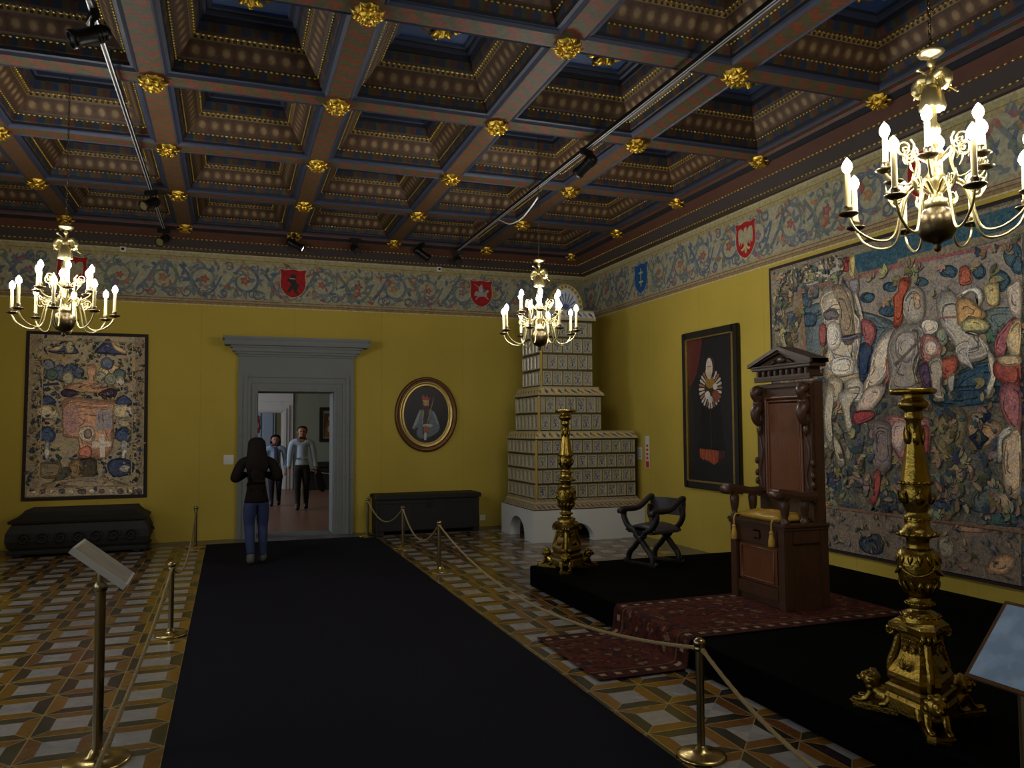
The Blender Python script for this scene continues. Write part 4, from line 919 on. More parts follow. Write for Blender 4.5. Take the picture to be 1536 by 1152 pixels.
# ------------------------------------------------------------------ oval portrait of a king
t=thing('oval_portrait','oval portrait of a crowned king in armour in a gilt frame','painting',(2.94,YB-.003,1.822))
def ring(prof,rx,rz,n=64):
    vs=[];fs=[];m=len(prof)
    for k in range(n):
        a=2*PI*k/n
        for (r,d) in prof: vs.append(((rx+r)*cos(a),-d,(rz+r)*sin(a)))
    for k in range(n):
        for i in range(m-1): fs.append((k*m+i,k*m+i+1,((k+1)%n)*m+i+1,((k+1)%n)*m+i))
    return vs,fs
b=MB(); vs,fs=ring([(.0,.0),(.0,.04),(-.02,.06),(-.045,.05),(-.06,.038),(-.075,.05)],.505,.595); b.add(vs,fs,0,True); obj('outer_moulding',b,FRAMEBR,t)
b=MB(); vs,fs=ring([(-.07,.03),(-.075,.055),(-.09,.06),(-.105,.045),(-.12,.042),(-.13,.05),(-.145,.045),(-.15,.02)],.505,.595); b.add(vs,fs,0,True); obj('gilt_moulding',b,FRAMEG,t)
b=MB(); P=Paint(b,lambda x,z,d:Vector((x,-.024-d,z)))
P.ell(0,0,.365,.455,(34,30,30),48)
P.ell(-.2,-.05,.12,.3,(28,24,28),20); P.ell(.2,.2,.12,.2,(40,32,34),20)
for c,p in [((104,116,122),[(-.1,.05),(-.03,.09),(.06,.08),(.13,.03),(.19,-.1),(.22,-.22),(.16,-.3),(.05,-.36),(-.1,-.38),(-.16,-.3),(-.13,-.2),(-.2,-.24),(-.23,-.2),(-.17,-.14),(-.14,-.02)]),((160,150,110),[(-.06,.05),(-.03,.02),(-.03,-.12),(-.07,-.14)]),((140,150,160),[(.1,.06),(.15,.0),(.2,-.14),(.17,-.15),(.12,-.02)]),((150,160,166),[(-.12,.04),(-.09,.06),(-.13,-.1),(-.19,-.2),(-.22,-.2)]),((50,50,58),[(-.03,.06),(.04,.05),(.03,-.3),(-.06,-.3)]),((186,140,104),[(-.05,.2),(-.01,.215),(.035,.2),(.04,.13),(.0,.08),(-.04,.12)]),((70,44,34),[(-.045,.15),(-.02,.13),(.03,.14),(.04,.08),(.02,.02),(-.02,.02),(-.045,.07)]),((150,120,80),[(.11,.24),(.12,.235),(.03,-.12),(.01,-.12)]),((178,170,160),[(-.05,-.16),(.05,-.15),(.1,-.17),(.09,-.2),(-.04,-.2)]),((150,92,60),[(-.04,-.2),(.03,-.2),(.02,-.32),(-.03,-.33)]),((196,196,200),[(-.03,-.3),(.0,-.3),(.0,-.4),(-.035,-.4)])]: P.poly(p,c)
P.poly([(-.075,.29),(-.06,.21),(.04,.205),(.07,.28),(.035,.25),(.01,.32),(-.015,.26),(-.045,.31)],(168,72,54),0); P.poly([(-.06,.225),(.045,.22),(.045,.2),(-.06,.205)],(206,160,80),0)
obj('canvas',b,CANVAS,t)
# ------------------------------------------------------------------ tall portrait of a lady
t=thing('tall_portrait','tall dark full-length portrait of a lady in black beside the throne','painting',(XR,8.52,.80),0)
W,H=1.23,2.04
b=MB()
for (x0,x1,z0,z1) in ((-W/2,-W/2+.1,0,H),(W/2-.1,W/2,0,H),(-W/2+.1,W/2-.1,0,.1),(-W/2+.1,W/2-.1,H-.1,H)): b.box(-.055,-.005,x0,x1,z0,z1,0,.012)
obj('frame',b,FRAMEB,t)
b=MB(); q=.088
for (x0,x1,z0,z1) in ((-W/2+q,-W/2+q+.035,q,H-q),(W/2-q-.035,W/2-q,q,H-q),(-W/2+q,W/2-q,q,q+.02),(-W/2+q,W/2-q,H-q-.02,H-q)): b.box(-.06,-.02,x0,x1,z0,z1,0,.006)
obj('gilt_slip',b,FRAMEG,t)
b=MB(); b.box(-.024,-.01,-W/2+.1,W/2-.1,.1,H-.1,0,0,(30,29,34)); P=Paint(b,lambda x,z,d:Vector((-.024-d,-x,z)),0,.001)
P.poly([(-.49,.12),(.49,.12),(.49,.34),(-.49,.34)],(24,24,26),0)
P.poly([(-.48,1.93),(-.18,1.93),(-.22,1.7),(-.3,1.5),(-.36,1.42),(-.48,1.35)],(92,40,36))
P.poly([(-.12,1.45),(.12,1.45),(.18,1.3),(.22,1.0),(.27,.6),(.3,.44),(-.28,.44),(-.24,.7),(-.2,1.1),(-.18,1.3)],(20,17,18))
P.poly([(-.27,.52),(.16,.5),(.14,.36),(.05,.32),(-.06,.36),(-.26,.4)],(150,70,42),0)
for x in (-.2,-.12,-.04,.04): P.stroke([(x,.5),(x+.01,.37)],.02,.02,(178,96,54),0)
P.poly([(.16,.5),(.3,.5),(.28,.42),(.15,.38)],(70,40,32),0)
cx,cz=0.0,1.28
for i in range(26):
    a=2*PI*i/26; 
    P.poly([(cx+r*cos(a+d)*1.0,cz+r*sin(a+d)*1.0) for r,d in ((.12,-.07),(.24,-.08),(.26,0),(.24,.08),(.12,.07))],((196,186,168) if i%3 else (150,110,80)),0)
P.ell(cx,cz,.13,.13,(58,42,32)); P.ell(cx,cz+.08,.1,.08,(150,112,48)); P.ell(-.06,cz-.08,.06,.05,(206,200,188)); P.ell(.11,cz+.02,.05,.04,(200,192,180)); P.ell(.12,cz-.1,.08,.08,(130,70,58)); P.ell(0,cz-.14,.05,.05,(196,190,180))
P.ell(0.02,1.55,.1,.14,(60,50,46),16); P.ell(-.01,1.545,.075,.125,(206,190,170),18); P.ell(-.01,1.45,.05,.05,(196,176,150),12)
P.stroke([(0,1.1),(.01,.5)],.012,.01,(70,60,54),0); P.stroke([(.08,1.1),(.13,.5)],.01,.01,(38,34,36),0); P.stroke([(-.08,1.1),(-.12,.5)],.01,.01,(38,34,36),0)
for q in ((-.035,1.56),(.015,1.56)): P.ell(q[0],q[1],.012,.008,(70,56,48),8)
P.poly([(-.025,1.485),(.01,1.485),(-.006,1.477)],(150,80,70),0)
obj('canvas',b,CANVAS,t)
# ------------------------------------------------------------------ chests
def chest(name,L,D,H,loc,label,style):
    t=thing(name,label,'chest',loc)
    b=MB()
    if style==0:
        b.box(-L/2,L/2,0,D,.06,H-.07,0,.012)
        for x in (-L/2+.02,-L/6,L/6,L/2-.07): b.box(x,x+.05,-.012,.01,.07,H-.08,0,.005)
        b.box(-L/2,L/2,-.014,.01,.07,.12,0,.005); b.box(-L/2,L/2,-.014,.01,H-.13,H-.08,0,.005)
        for x in (-L/2,L/2-.1): b.box(x,x+.1,0,D,0,.07,0,.01)
        obj('body',b,CHEST,t)
        b=MB(); b.box(-L/2-.03,L/2+.03,-.03,D+.01,H-.068,H,0,.012); obj('lid',b,CHEST,t)
        b=MB(); b.lathe([(0,.012),(.03,.01),(.035,0)],14); b2=MB(); b2.box(-.05,.05,-.02,-.008,H-.2,H-.08,0,.004); b2.tube([(-.015,-.022,H-.15),(.0,-.03,H-.17),(.015,-.022,H-.15)],.004,6); obj('lock_plate',b2,IRON,t)
    else:
        ring=[]
        for z,e,f in [(.07,.0,.0),(.12,.05,.03),(.2,.075,.05),(.3,.07,.045),(.38,.03,.015),(.42,.0,.0)]:
            ring.append([(-L/2-e,-f,z),(L/2+e,-f,z),(L/2+e,D,z),(-L/2-e,D,z)])
        b.loft(ring,0,False)
        b.box(-L/2-.06,L/2+.06,-.05,D,.03,.085,0,.015)
        for x in (-L/2+.02,L/2-.12): b.lathe([(0,0),(.05,.0),(.06,.02),(.045,.045),(0,.045)],12) if 0 else b.box(x,x+.1,-.03,.1,0,.05,0,.015)
        for x in (-L/2+.02,L/2-.12): b.box(x,x+.1,D-.1,D,0,.05,0,.015)
        for k in range(7):   # carved scroll reliefs on the swelling front
            x=-L/2+.14+k*(L-.28)/6
            b.tube([(x+.085*(1-i/16)*cos(i*.75),-.052-.012,.23+.085*(1-i/16)*sin(i*.75)) for i in range(15)],.013,6)
        obj('body',b,CHEST,t)
        b=MB(); r2=[]
        for z,e,f in [(.42,.04,.035),(.45,.05,.045),(.47,.02,.01),(.5,-.04,-.05),(.545,-.09,-.1),(.575,-.11,-.12)]:
            r2.append([(-L/2-e,-f,z),(L/2+e,-f,z),(L/2+e,D,z),(-L/2-e,D,z)])
        b.loft(r2,0,False); obj('lid',b,CHEST,t)
        b=MB(); b.tube([(L/2+.062,D*.4,.3),(L/2+.1,D*.42,.27),(L/2+.11,D*.5,.25),(L/2+.1,D*.58,.27),(L/2+.062,D*.6,.3)],.01,8); b.sph((L/2+.07,D*.5,.3),.02,8,6); obj('handle',b,IRON,t)
    return t
chest('wooden_chest',1.58,.5,.6,(2.865,11.75,.004),'plain dark wooden chest under the oval portrait',0)
chest('carved_chest',1.5,.62,.575,(-1.82,11.55,.004),'dark carved chest with a stepped lid below the narrow tapestry',1)
# ------------------------------------------------------------------ tiled stove
def tile_mat():
    m,nt,bb=mk('glazed_stove_tile'); u,v=uvxy(nt); at=nn(nt,'ShaderNodeAttribute',attribute_name='Col')
    x=ma(nt,'SUBTRACT',u,.5);y=ma(nt,'SUBTRACT',v,.5)
    r=ma(nt,'SQRT',ma(nt,'ADD',ma(nt,'MULTIPLY',x,x),ma(nt,'MULTIPLY',y,y))); an=ma(nt,'ARCTAN2',y,x)
    pet=ma(nt,'ADD',r,ma(nt,'MULTIPLY',ma(nt,'SINE',ma(nt,'MULTIPLY',an,6.0)),.055))
    bq=ma(nt,'MULTIPLY',ma(nt,'LESS_THAN',pet,.40),ma(nt,'GREATER_THAN',y,-.12))
    vase=ma(nt,'MULTIPLY',ma(nt,'LESS_THAN',ma(nt,'ABSOLUTE',x),ma(nt,'ADD',.04,ma(nt,'MULTIPLY',ma(nt,'ABSOLUTE',ma(nt,'ADD',y,.06)),.5))),ma(nt,'MULTIPLY',ma(nt,'LESS_THAN',y,-.06),ma(nt,'GREATER_THAN',y,-.36)))
    g=noise(nt,tex(nt),60,3)
    dots=ma(nt,'GREATER_THAN',g.outputs['Fac'],.5)
    mk_=ma(nt,'MAXIMUM',ma(nt,'MULTIPLY',bq,dots),vase)
    crn=ma(nt,'GREATER_THAN',r,.47); mk_=ma(nt,'MAXIMUM',mk_,ma(nt,'MULTIPLY',crn,.6))
    c=mixc(nt,ma(nt,'MULTIPLY',mk_,at.outputs['Alpha']),lin((160,154,134)),at.outputs['Color'])
    wire(nt,c,bb.inputs['Base Color']); bb.inputs['Roughness'].default_value=.28; return m
TILE=tile_mat(); TRIM=mat('cream_glaze',(158,148,116),.3,0,.12,12); GROUT=mat('dark_olive_joint',(70,62,40),.7,0,.2,20)
def cor_mat(name,bg,fg,n,sl):
    def f(nt,u,v):
        w=ma(nt,'FRACT',ma(nt,'ADD',ma(nt,'MULTIPLY',u,n),ma(nt,'MULTIPLY',v,sl)))
        d=ma(nt,'ADD',ma(nt,'ABSOLUTE',ma(nt,'SUBTRACT',w,.5)),ma(nt,'MULTIPLY',ma(nt,'ABSOLUTE',ma(nt,'SUBTRACT',v,.5)),.5))
        w2=ma(nt,'FLOOR',ma(nt,'MODULO',ma(nt,'MULTIPLY',u,n),2.0))
        c=mixc(nt,w2,lin(fg),lin((64,74,110))); return mixc(nt,ma(nt,'LESS_THAN',d,.27),lin(bg),c)
    return strip_mat(name,f,.3)
CORN=cor_mat('leaf_painted_cornice',(186,172,124),(150,104,50),9.0,.8); CORN2=cor_mat('twisted_painted_cornice',(164,142,110),(104,84,84),14.0,1.2)
st=thing('tiled_stove','tall stepped white-and-blue tiled stove in the corner on a whitewashed base','stove',(3.98,10.27,0))
SW,SD=1.752,1.37
def arch_wall(mb,L,H,ax,ah,aw,th,M):
    """wall of length L, height H with an arched hole centred at ax"""
    mb.push(M); n=16
    o=[(ax-aw/2,0)]+[(ax-aw/2*cos(PI*i/n),max(0,ah-aw/2*.75)+aw/2*.75*sin(PI*i/n)) for i in range(n+1)]+[(ax+aw/2,0)]
    left=[(0,0),(o[0][0],0)]
    top=[(0,H)]
    for d in (0,th):
        vs=[(x,d,z) for x,z in o]; k=len(vs)
        tp=[(x,d,H) for x,z in o]; vs+=tp
        mb.add(vs,[(i,i+1,k+i+1,k+i) for i in range(1,k-2)],0)
        mb.add([(0,d,0),(o[0][0],d,0),(o[0][0],d,H),(0,d,H)],[(0,1,2,3)],0)
        mb.add([(o[-1][0],d,0),(L,d,0),(L,d,H),(o[-1][0],d,H)],[(0,1,2,3)],0)
    k=len(o); mb.add([(x,0,z) for x,z in o]+[(x,th,z) for x,z in o],[(i,i+1,k+i+1,k+i) for i in range(k-1)],0)
    mb.pop()
b=MB(); arch_wall(b,SW,.44,.62,.26,.62,.16,Matrix()); arch_wall(b,SD,.44,.70,.31,.62,.16,Matrix.Translation((0,SD,0))@Matrix.Rotation(-PI/2,4,'Z'))
b.box(SW-.15,SW+.001,.012,SD,0,.436); b.box(.17,SW-.16,SD-.1,SD-.002,0,.435); b.box(.012,SW-.012,.012,SD-.012,.415,.4405); b.box(.5,.9,.8,1.1,0,.42)
obj('whitewashed_base',b,WHITEP,st)
rs=random.Random(5)
def tier(name,x0,x1,y0,y1,z0,z1,rows,tw,cols):
    b=MB(); b.box(x0+.012,x1-.012,y0+.012,y1,z0,z1,1)
    rh=(z1-z0)/rows
    for face in (0,1):
        Lf=(x1-x0) if face==0 else (y1-y0); n=round(Lf/tw)
        for r in range(rows):
            off=.5 if r%2 else 0; edges=[.02]; w=(Lf-.04)/n
            for k in range(1,n+1): edges.append(.02+(k-off)*w)
            if off: edges.append(Lf-.02)
            for a,c in zip(edges[:-1],edges[1:]):
                zz0=z0+r*rh+.014; zz1=z0+(r+1)*rh-.014; a_,c_=a+.0065,c-.0065; ri=min(.018,(c_-a_)*.25); col=rs.choice(cols)+((1.0,) if c_-a_>tw*.6 else (.6,))
                def PT(s,d,z): return (x0+s,y0+.012-d,z) if face==0 else (x0+.012-d,y1-s,z)
                o_=[(a_,.004,zz0),(c_,.004,zz0),(c_,.004,zz1),(a_,.004,zz1)]; m1=[(a_+.004,.026,zz0+.004),(c_-.004,.026,zz0+.004),(c_-.004,.026,zz1-.004),(a_+.004,.026,zz1-.004)]
                m2=[(a_+ri,.026,zz0+ri),(c_-ri,.026,zz0+ri),(c_-ri,.026,zz1-ri),(a_+ri,.026,zz1-ri)]; i_=[(a_+ri*1.3,.012,zz0+ri*1.3),(c_-ri*1.3,.012,zz0+ri*1.3),(c_-ri*1.3,.012,zz1-ri*1.3),(a_+ri*1.3,.012,zz1-ri*1.3)]
                for A,B in ((o_,m1),(m1,m2),(m2,i_)):
                    V=[PT(*p) for p in A+B]; b.add(V,[(k,(k+1)%4,4+(k+1)%4,4+k) for k in range(4)],2)
                b.add([PT(*p) for p in i_],[(0,1,2,3)],0,False,[[(0,0),(1,0),(1,1),(0,1)]],col)
    b.box(x0-.01,x0+.02,y0-.01,y0+.02,z0,z1,3,.006)
    obj(name,b,[TILE,GROUT,TRIM,mat('yellow_edge_glaze',(168,142,70),.35,0,.1,10)],st)
def scorn(name,prof,x0,x1,y0,y1,M):
    b=MB()
    for i in range(len(prof)-1):
        (e,z,m),(e2,z2,_)=prof[i],prof[i+1]; L=x1-x0; D=y1-y0
        b.add([(x0-e,y0-e,z),(x1+e,y0-e,z),(x1+e2,y0-e2,z2),(x0-e2,y0-e2,z2)],[(0,1,2,3)],m,False,[[(0,0),(L,0),(L,1),(0,1)]])
        b.add([(x0-e,y1,z),(x0-e,y0-e,z),(x0-e2,y0-e2,z2),(x0-e2,y1,z2)],[(0,1,2,3)],m,False,[[(0,0),(D,0),(D,1),(0,1)]])
        b.add([(x1+e,y0-e,z),(x1+e,y1,z),(x1+e2,y1,z2),(x1+e2,y0-e2,z2)],[(0,1,2,3)],m,False,[[(0,0),(D,0),(D,1),(0,1)]])
    e,z,_=prof[-1]; b.add([(x0-e,y0-e,z),(x1+e,y0-e,z),(x1+e,y1,z),(x0-e,y1,z)],[(0,1,2,3)],1)
    e,z,_=prof[0]; b.add([(x0-e,y0-e,z),(x1+e,y0-e,z),(x1+e,y1,z),(x0-e,y1,z)],[(3,2,1,0)],1)
    obj(name,b,[M,TRIM,GROUT],st)
CB=[(58,64,104),(84,72,110),(70,86,100),(104,88,110),(64,74,92)]
A=(.075,1.66,.07,1.26)
scorn('lower_cornice',[(.06,.44,2),(.065,.455,0),(.04,.515,1),(.045,.53,1),(.02,.555,0),(.0,.59,1)],*A,CORN2)
tier('lower_tile_tier',*A,.59,1.43,4,.162,CB)
scorn('middle_cornice',[(.0,1.43,2),(.02,1.44,1),(.022,1.455,0),(-.03,1.53,1),(-.03,1.55,1)],*A,CORN)
B_=(.14,1.14,.12,1.08)
tier('middle_tile_tier',*B_,1.55,2.05,2,.165,CB)
scorn('upper_cornice',[(.0,2.05,2),(.022,2.06,1),(.024,2.08,0),(-.035,2.165,1),(-.035,2.19,1)],*B_,CORN)
C_=(.205,1.04,.185,.935)
tier('upper_tile_tier',*C_,2.19,3.14,4,.165,CB)
scorn('top_cornice',[(.0,3.14,2),(.03,3.16,1),(.03,3.2,0),(.005,3.29,1),(.01,3.31,1)],*C_,cor_mat('crown_cornice',(186,184,172),(130,132,150),12.0,.4))
b=MB(); n=24; cx,cz=.615,3.33; pr=[(cx-.27,3.31)]+[(cx-.27*cos(PI*i/n),cz+.36*sin(PI*i/n)) for i in range(n+1)]+[(cx+.27,3.31)]
b.push(Matrix.Translation((0,.27,0))@Matrix.Rotation(PI/2,4,'X')); b.prism([(x,z) for x,z in pr],0,.06,0,False,(184,166,96)); b.pop()
P=Paint(b,lambda x,z,d:Vector((x,.21-d,z)),0,.001)
P.poly([(cx-.21,3.33)]+[(cx-.21*cos(PI*i/n),cz+.29*sin(PI*i/n)) for i in range(n+1)]+[(cx+.21,3.33)],(186,190,194),0)
for i in range(9):
    a=PI*(i+.5)/9; P.poly([(cx+r*cos(a+d)*.8,cz+r*sin(a+d)*1.08) for r,d in ((.05,-.1),(.2,-.06),(.235,0),(.2,.06),(.05,.1))],(84,98,150),0)
P.ell(cx,cz+.03,.05,.045,(70,84,130),12)
for i in range(13):
    a=PI*(i+.5)/13; P.ell(cx+.24*cos(a),cz+.325*sin(a),.018,.022,(150,92,60) if i%2 else (86,96,140),10)
obj('arched_crest',b,CANVAS,st)
# ------------------------------------------------------------------ gilded torcheres
def candelabrum(loc,rz,label):
    t=thing('standing_candlestick',label,'candlestick',loc,rz,'tall gilded standing candlesticks')
    def H(z): return z
    b=MB(); b.lathe([(0,1.545),(.06,1.545),(.098,1.55),(.106,1.56),(.106,1.572),(.098,1.578),(.09,1.57),(.03,1.566),(0,1.566)],32); obj('drip_pan',b,GOLD,t)
    b=MB()
    pr=[(.05,1.548),(.046,1.53),(.064,1.515),(.068,1.5),(.062,1.485),(.04,1.47),(.038,1.455),(.044,1.445),(.042,1.43),(.034,1.42),(.032,1.38),(.038,1.33),(.046,1.26),(.056,1.19),(.068,1.135),(.07,1.12),(.066,1.11),(.068,1.08),(.07,1.05),(.06,1.01),(.048,.985),(.046,.97),(.056,.96),(.06,.95),(.056,.935),(.058,.915),(.07,.895),(.086,.88),(.088,.868),(.07,.862),(.052,.855),(.05,.82),(.054,.805)]
    b.lathe(pr,32,0,True,(8,.05,lambda z:1 if 1.14<z<1.4 else 0))
    for k in range(18):
        a=2*PI*k/18
        b.sph((.071*cos(a),.071*sin(a),1.122),.0085,8,6)
        b.sph((.088*cos(a),.088*sin(a),.876),.0105,8,6)
        b.sph((.059*cos(a),.059*sin(a),.95),.007,6,5)
    for k in range(6):
        a=PI/3*k; d=Vector((cos(a),sin(a),0)); b.leaf(d*.036+Vector((0,0,1.30)),d*.04+Vector((0,0,1.40)),.02,d,0,5,.008)
        b.leaf(d*.066+Vector((0,0,1.02)),d*.078+Vector((0,0,1.09)),.025,d,0,5,.01)
    obj('baluster_shaft',b,GOLDC,t)
    b=MB(); b.lathe([(.054,.81),(.084,.795),(.094,.77),(.096,.73),(.092,.68),(.082,.635),(.066,.60),(.05,.575)],36)
    for k in range(14):
        a=2*PI*k/14; d=Vector((cos(a),sin(a),0)); b.leaf(d*.06+Vector((0,0,.81)),d*.099+Vector((0,0,.735)),.018,d,0,5,.012)
        b.leaf(d*.066+Vector((0,0,.60)),d*.092+Vector((0,0,.66)),.018,d,0,5,.006)
    for k in range(4):
        a0=PI/2*k; b.tube([(.101*cos(a0+PI/2*i/10),.101*sin(a0+PI/2*i/10),.72-.035*sin(PI*i/10)) for i in range(11)],.006,6)
        b.sph((.1*cos(a0),.1*sin(a0),.722),.014,8,6)
    obj('gadrooned_vase',b,GOLDC,t)
    b=MB(); b.lathe([(.05,.58),(.047,.56),(.06,.55),(.063,.54),(.045,.525),(.044,.515),(.07,.505),(.085,.49),(.088,.475),(.09,.462)],28)
    for k in range(16): a=2*PI*k/16; b.sph((.062*cos(a),.062*sin(a),.545),.008,8,6); b.sph((.084*cos(a),.084*sin(a),.49),.009,8,6)
    obj('lower_collar',b,GOLDC,t)
    # triangular pedestal: three swelling faces and volutes at the corners
    def tri(R,c,z,bul=0):
        out=[]
        for k in range(3):
            a=2*PI*k/3
            for s in (-1,1): out.append((R*cos(a)-s*c*sin(a)*1.0,R*sin(a)+s*c*cos(a),z))
            am=a+PI/3; out.append(((R*.5+c*.86-bul)*cos(am),(R*.5+c*.86-bul)*sin(am),z))
        return out
    b=MB(); b.push(Matrix.Diagonal((.8,.8,1,1)))
    b.loft([tri(.16,.035,.40,.02),tri(.175,.04,.415,.02),tri(.175,.04,.44,.02),tri(.15,.04,.452,.02),tri(.13,.04,.465,.02)],0,False)
    b.loft([tri(.118,.03,.40),tri(.108,.03,.385),tri(.103,.03,.35),tri(.107,.033,.315),tri(.125,.04,.275),tri(.155,.05,.24),tri(.176,.057,.21),tri(.18,.058,.19),tri(.17,.055,.17),tri(.155,.05,.155)],0,False)
    b.loft([tri(.18,.055,.155),tri(.195,.06,.145),tri(.195,.06,.12),tri(.19,.06,.11),tri(.2,.065,.09),tri(.21,.065,.035)],0,False)
    for k in range(3):
        a=2*PI*k/3; d=Vector((cos(a),sin(a),0)); s=Vector((-sin(a),cos(a),0))
        for q in (-.03,0,.03):   # top volutes
            b.tube([d*(.168+.03*(1-i/14)*cos(i*.8+1.4))+s*q+Vector((0,0,.405+.03*(1-i/14)*sin(i*.8+1.4))) for i in range(13)],.012,6)
        b.tube(spl([d*.125+Vector((0,0,.385)),d*.15+Vector((0,0,.31)),d*.185+Vector((0,0,.23)),d*.18+Vector((0,0,.17))],5),.022,8)
        am=a+PI/3; n=Vector((cos(am),sin(am),0)); u=Vector((-sin(am),cos(am),0)); c=n*.118
        for i in range(7):  # shell relief on each face
            f=-1.1+2.2*i/6; b.leaf(c+Vector((0,0,.235)),c+n*.012+u*.05*sin(f)+Vector((0,0,.235+.06*cos(f))),.012,n,0,4,.01)
        for q in (-1,1):
            b.tube([c+n*.006+u*(q*.048+q*.022*(1-i/16)*cos(i*.7))+Vector((0,0,.19+.022*(1-i/16)*sin(i*.7))) for i in range(15)],.006,6)
            b.tube([c+n*(-.02)+u*(q*.03+q*.018*(1-i/16)*cos(i*.7))+Vector((0,0,.33+.02*(1-i/16)*sin(i*.7))) for i in range(15)],.006,6)
        for i in range(6): b.sph(c-n*.03+u*(-.05+.02*i)+Vector((0,0,.372)),.008,8,6)
        for i in range(5):
            f=-1.0+2.0*i/4; b.leaf(n*.115+Vector((0,0,.12)),n*.15+u*.06*sin(f)+Vector((0,0,.12-.055*cos(f))),.014,n,0,4,.012)
    obj('triangular_pedestal',b,GOLDC,t)
    for k in range(3):  # crouching lions on slabs
        a=2*PI*k/3; b=MB(); b.push(Matrix.Rotation(a,4,'Z'))
        b.prism([(.1,-.05),(.31,-.06),(.34,-.03),(.34,.03),(.31,.06),(.1,.05)],0,.022,0)
        b.prism([(.11,-.045),(.30,-.052),(.325,-.026),(.325,.026),(.30,.052),(.11,.045)],.022,.03,0)
        b.loft([[(x,y*w,z+h*q) for y,q in ((-1,.1),(-.8,.7),(0,1),(.8,.7),(1,.1),(.6,-.0),(-.6,-.0))] for x,w,z,h in ((.10,.03,.03,.06),(.15,.045,.03,.085),(.2,.04,.035,.09),(.235,.032,.05,.09),(.25,.018,.07,.06))])
        b.sph((.235,0,.135),(.045,.046,.05),14,10)                       # mane
        for i in range(9): q=2*PI*i/9; b.sph((.232,.04*cos(q),.135+.042*sin(q)),.016,8,6)
        b.sph((.265,0,.14),(.03,.028,.032),12,8); b.sph((.292,0,.13),(.018,.019,.015),10,7); b.sph((.305,0,.136),.007,6,5)
        for s in (-1,1):
            b.sph((.25,s*.03,.172),(.009,.01,.013),8,6); b.sph((.285,s*.013,.15),.005,6,5)
            b.tube([(.225,s*.035,.09),(.245,s*.038,.05),(.27,s*.038,.036),(.30,s*.037,.034)],[.02,.017,.015,.016],8)
            b.sph((.305,s*.037,.037),(.018,.015,.012),8,6)
            b.tube([(.13,s*.045,.075),(.15,s*.052,.045),(.18,s*.053,.036)],[.028,.02,.014],8)
        b.pop(); obj('lion_foot',b,GOLDC,t)
    return t
k1=candelabrum((3.14,2.96,.2),math.radians(-4),'tall gilded candlestick with lion feet nearest the camera, before the large tapestry')
k2=copy_tree(k1,None,(3.17,7.27,.2),math.radians(4),'tall gilded candlestick with lion feet standing in front of the tiled stove')
# ------------------------------------------------------------------ throne
t=thing('carved_throne','high-backed carved walnut throne with a pedimented back on the black platform','throne',(3.93,5.27,.212))
HW=.345; D=.41
b=MB()
b.box(.03,D,-HW+.02,HW-.02,.0,.64)
for y in (-HW,HW-.09): b.box(0,.08,y,y+.09,0,.64,0,.008)
for y in (-HW,HW-.06): b.box(D-.08,D,y,y+.06,0,.64,0,.006)
b.box(0.005,.04,-HW+.09,HW-.09,.05,.15,0,.008); b.box(.005,.04,-HW+.09,HW-.09,.46,.61,0,.006); b.box(-.005,.03,-.05,.05,.5,.57,0,.01)
for s in (-1,1):
    y=s*HW; b.box(.08,D-.08,min(y,y-s*.02),max(y,y-s*.02),0.0,.1,0); b.box(.08,D-.08,min(y,y-s*.02),max(y,y-s*.02),.5,.6,0)
b.box(-.02,D+.01,-HW-.02,HW+.02,.615,.645,0,.01); b.box(-.01,D,-HW-.01,HW+.01,.595,.617,0,.006)
obj('seat_box',b,OAK,t)
b=MB(); b.box(.012,.035,-HW+.10,HW-.10,.16,.45,0,.01); b.tube([(.01,-.2,.18),(.01,.2,.18),(.01,.2,.43),(.01,-.2,.43)],.008,6,0,True); obj('front_panel',b,OAKP,t)
for s in (-1,1):
    a=MB(); y=s*.315
    prof=spl([(-.06,0,.86),(-.03,0,.885),(.1,0,.865),(.2,0,.85),(.31,0,.855)],5)
    rings=[[(p.x,y+w,p.z+h) for w,h in ((-.038,-.03),(.038,-.03),(.042,.0),(.034,.03),(-.034,.03),(-.042,0))] for p in prof]
    a.loft(rings,0,False); a.push(Matrix.Translation((-.05,y,.865))@Matrix.Rotation(PI/2,4,'X')); a.lathe([(0,-.05),(.03,-.05),(.035,-.045),(.035,.045),(.03,.05),(0,.05)],16); a.pop()
    o=obj('armrest',a,OAK,t)
    for x in (.03,.21):
        c=MB(); c.push(Matrix.Translation((x,y,0))); c.lathe([(.034,.645),(.036,.665),(.024,.675),(.022,.69),(.03,.72),(.036,.76),(.04,.80),(.03,.825),(.042,.835),(.042,.85)],4 if 0 else 16); c.box(-.03,.03,-.03,.03,.835,.86); c.pop(); obj('baluster',c,OAK,o)
b=MB(); bx=.305
b.box(bx,bx+.09,-HW,HW,.60,1.74,0,.006)
b.box(bx-.01,bx+.09,-.33,.33,.645,.80,0,.006)
for s in (-1,1):
    y=s*.285; b.box(bx-.02,bx,y-.05,y+.05,.84,1.72,0,.004)
for z0,z1,e in ((.80,.835,.03),(1.70,1.725,.02),(1.755,1.775,.035),(1.62,1.64,.012)): b.box(bx-e,bx,-HW+.0,HW,z0,z1,0,.005)
obj('backrest',b,OAK,t)
b=MB(); b.box(bx-.012,bx,-.2,.2,.87,1.58,0,.006)
for q,w in ((.215,.016),(.19,.01)):
    z0,z1=.885-(q-.19)*1.2-.02,1.56+(q-.19)*1.2+.03
    for p in (((bx-.016,-q,z0),(bx-.016,q,z0)),((bx-.016,-q,z1),(bx-.016,q,z1)),((bx-.016,-q,z0),(bx-.016,-q,z1)),((bx-.016,q,z0),(bx-.016,q,z1))): b.tube(p,w*.8,8)
for i in range(16): b.sph((bx-.022,-.19+.0253*i,.858),.009,8,6)
obj('back_panel',b,OAKP,t)
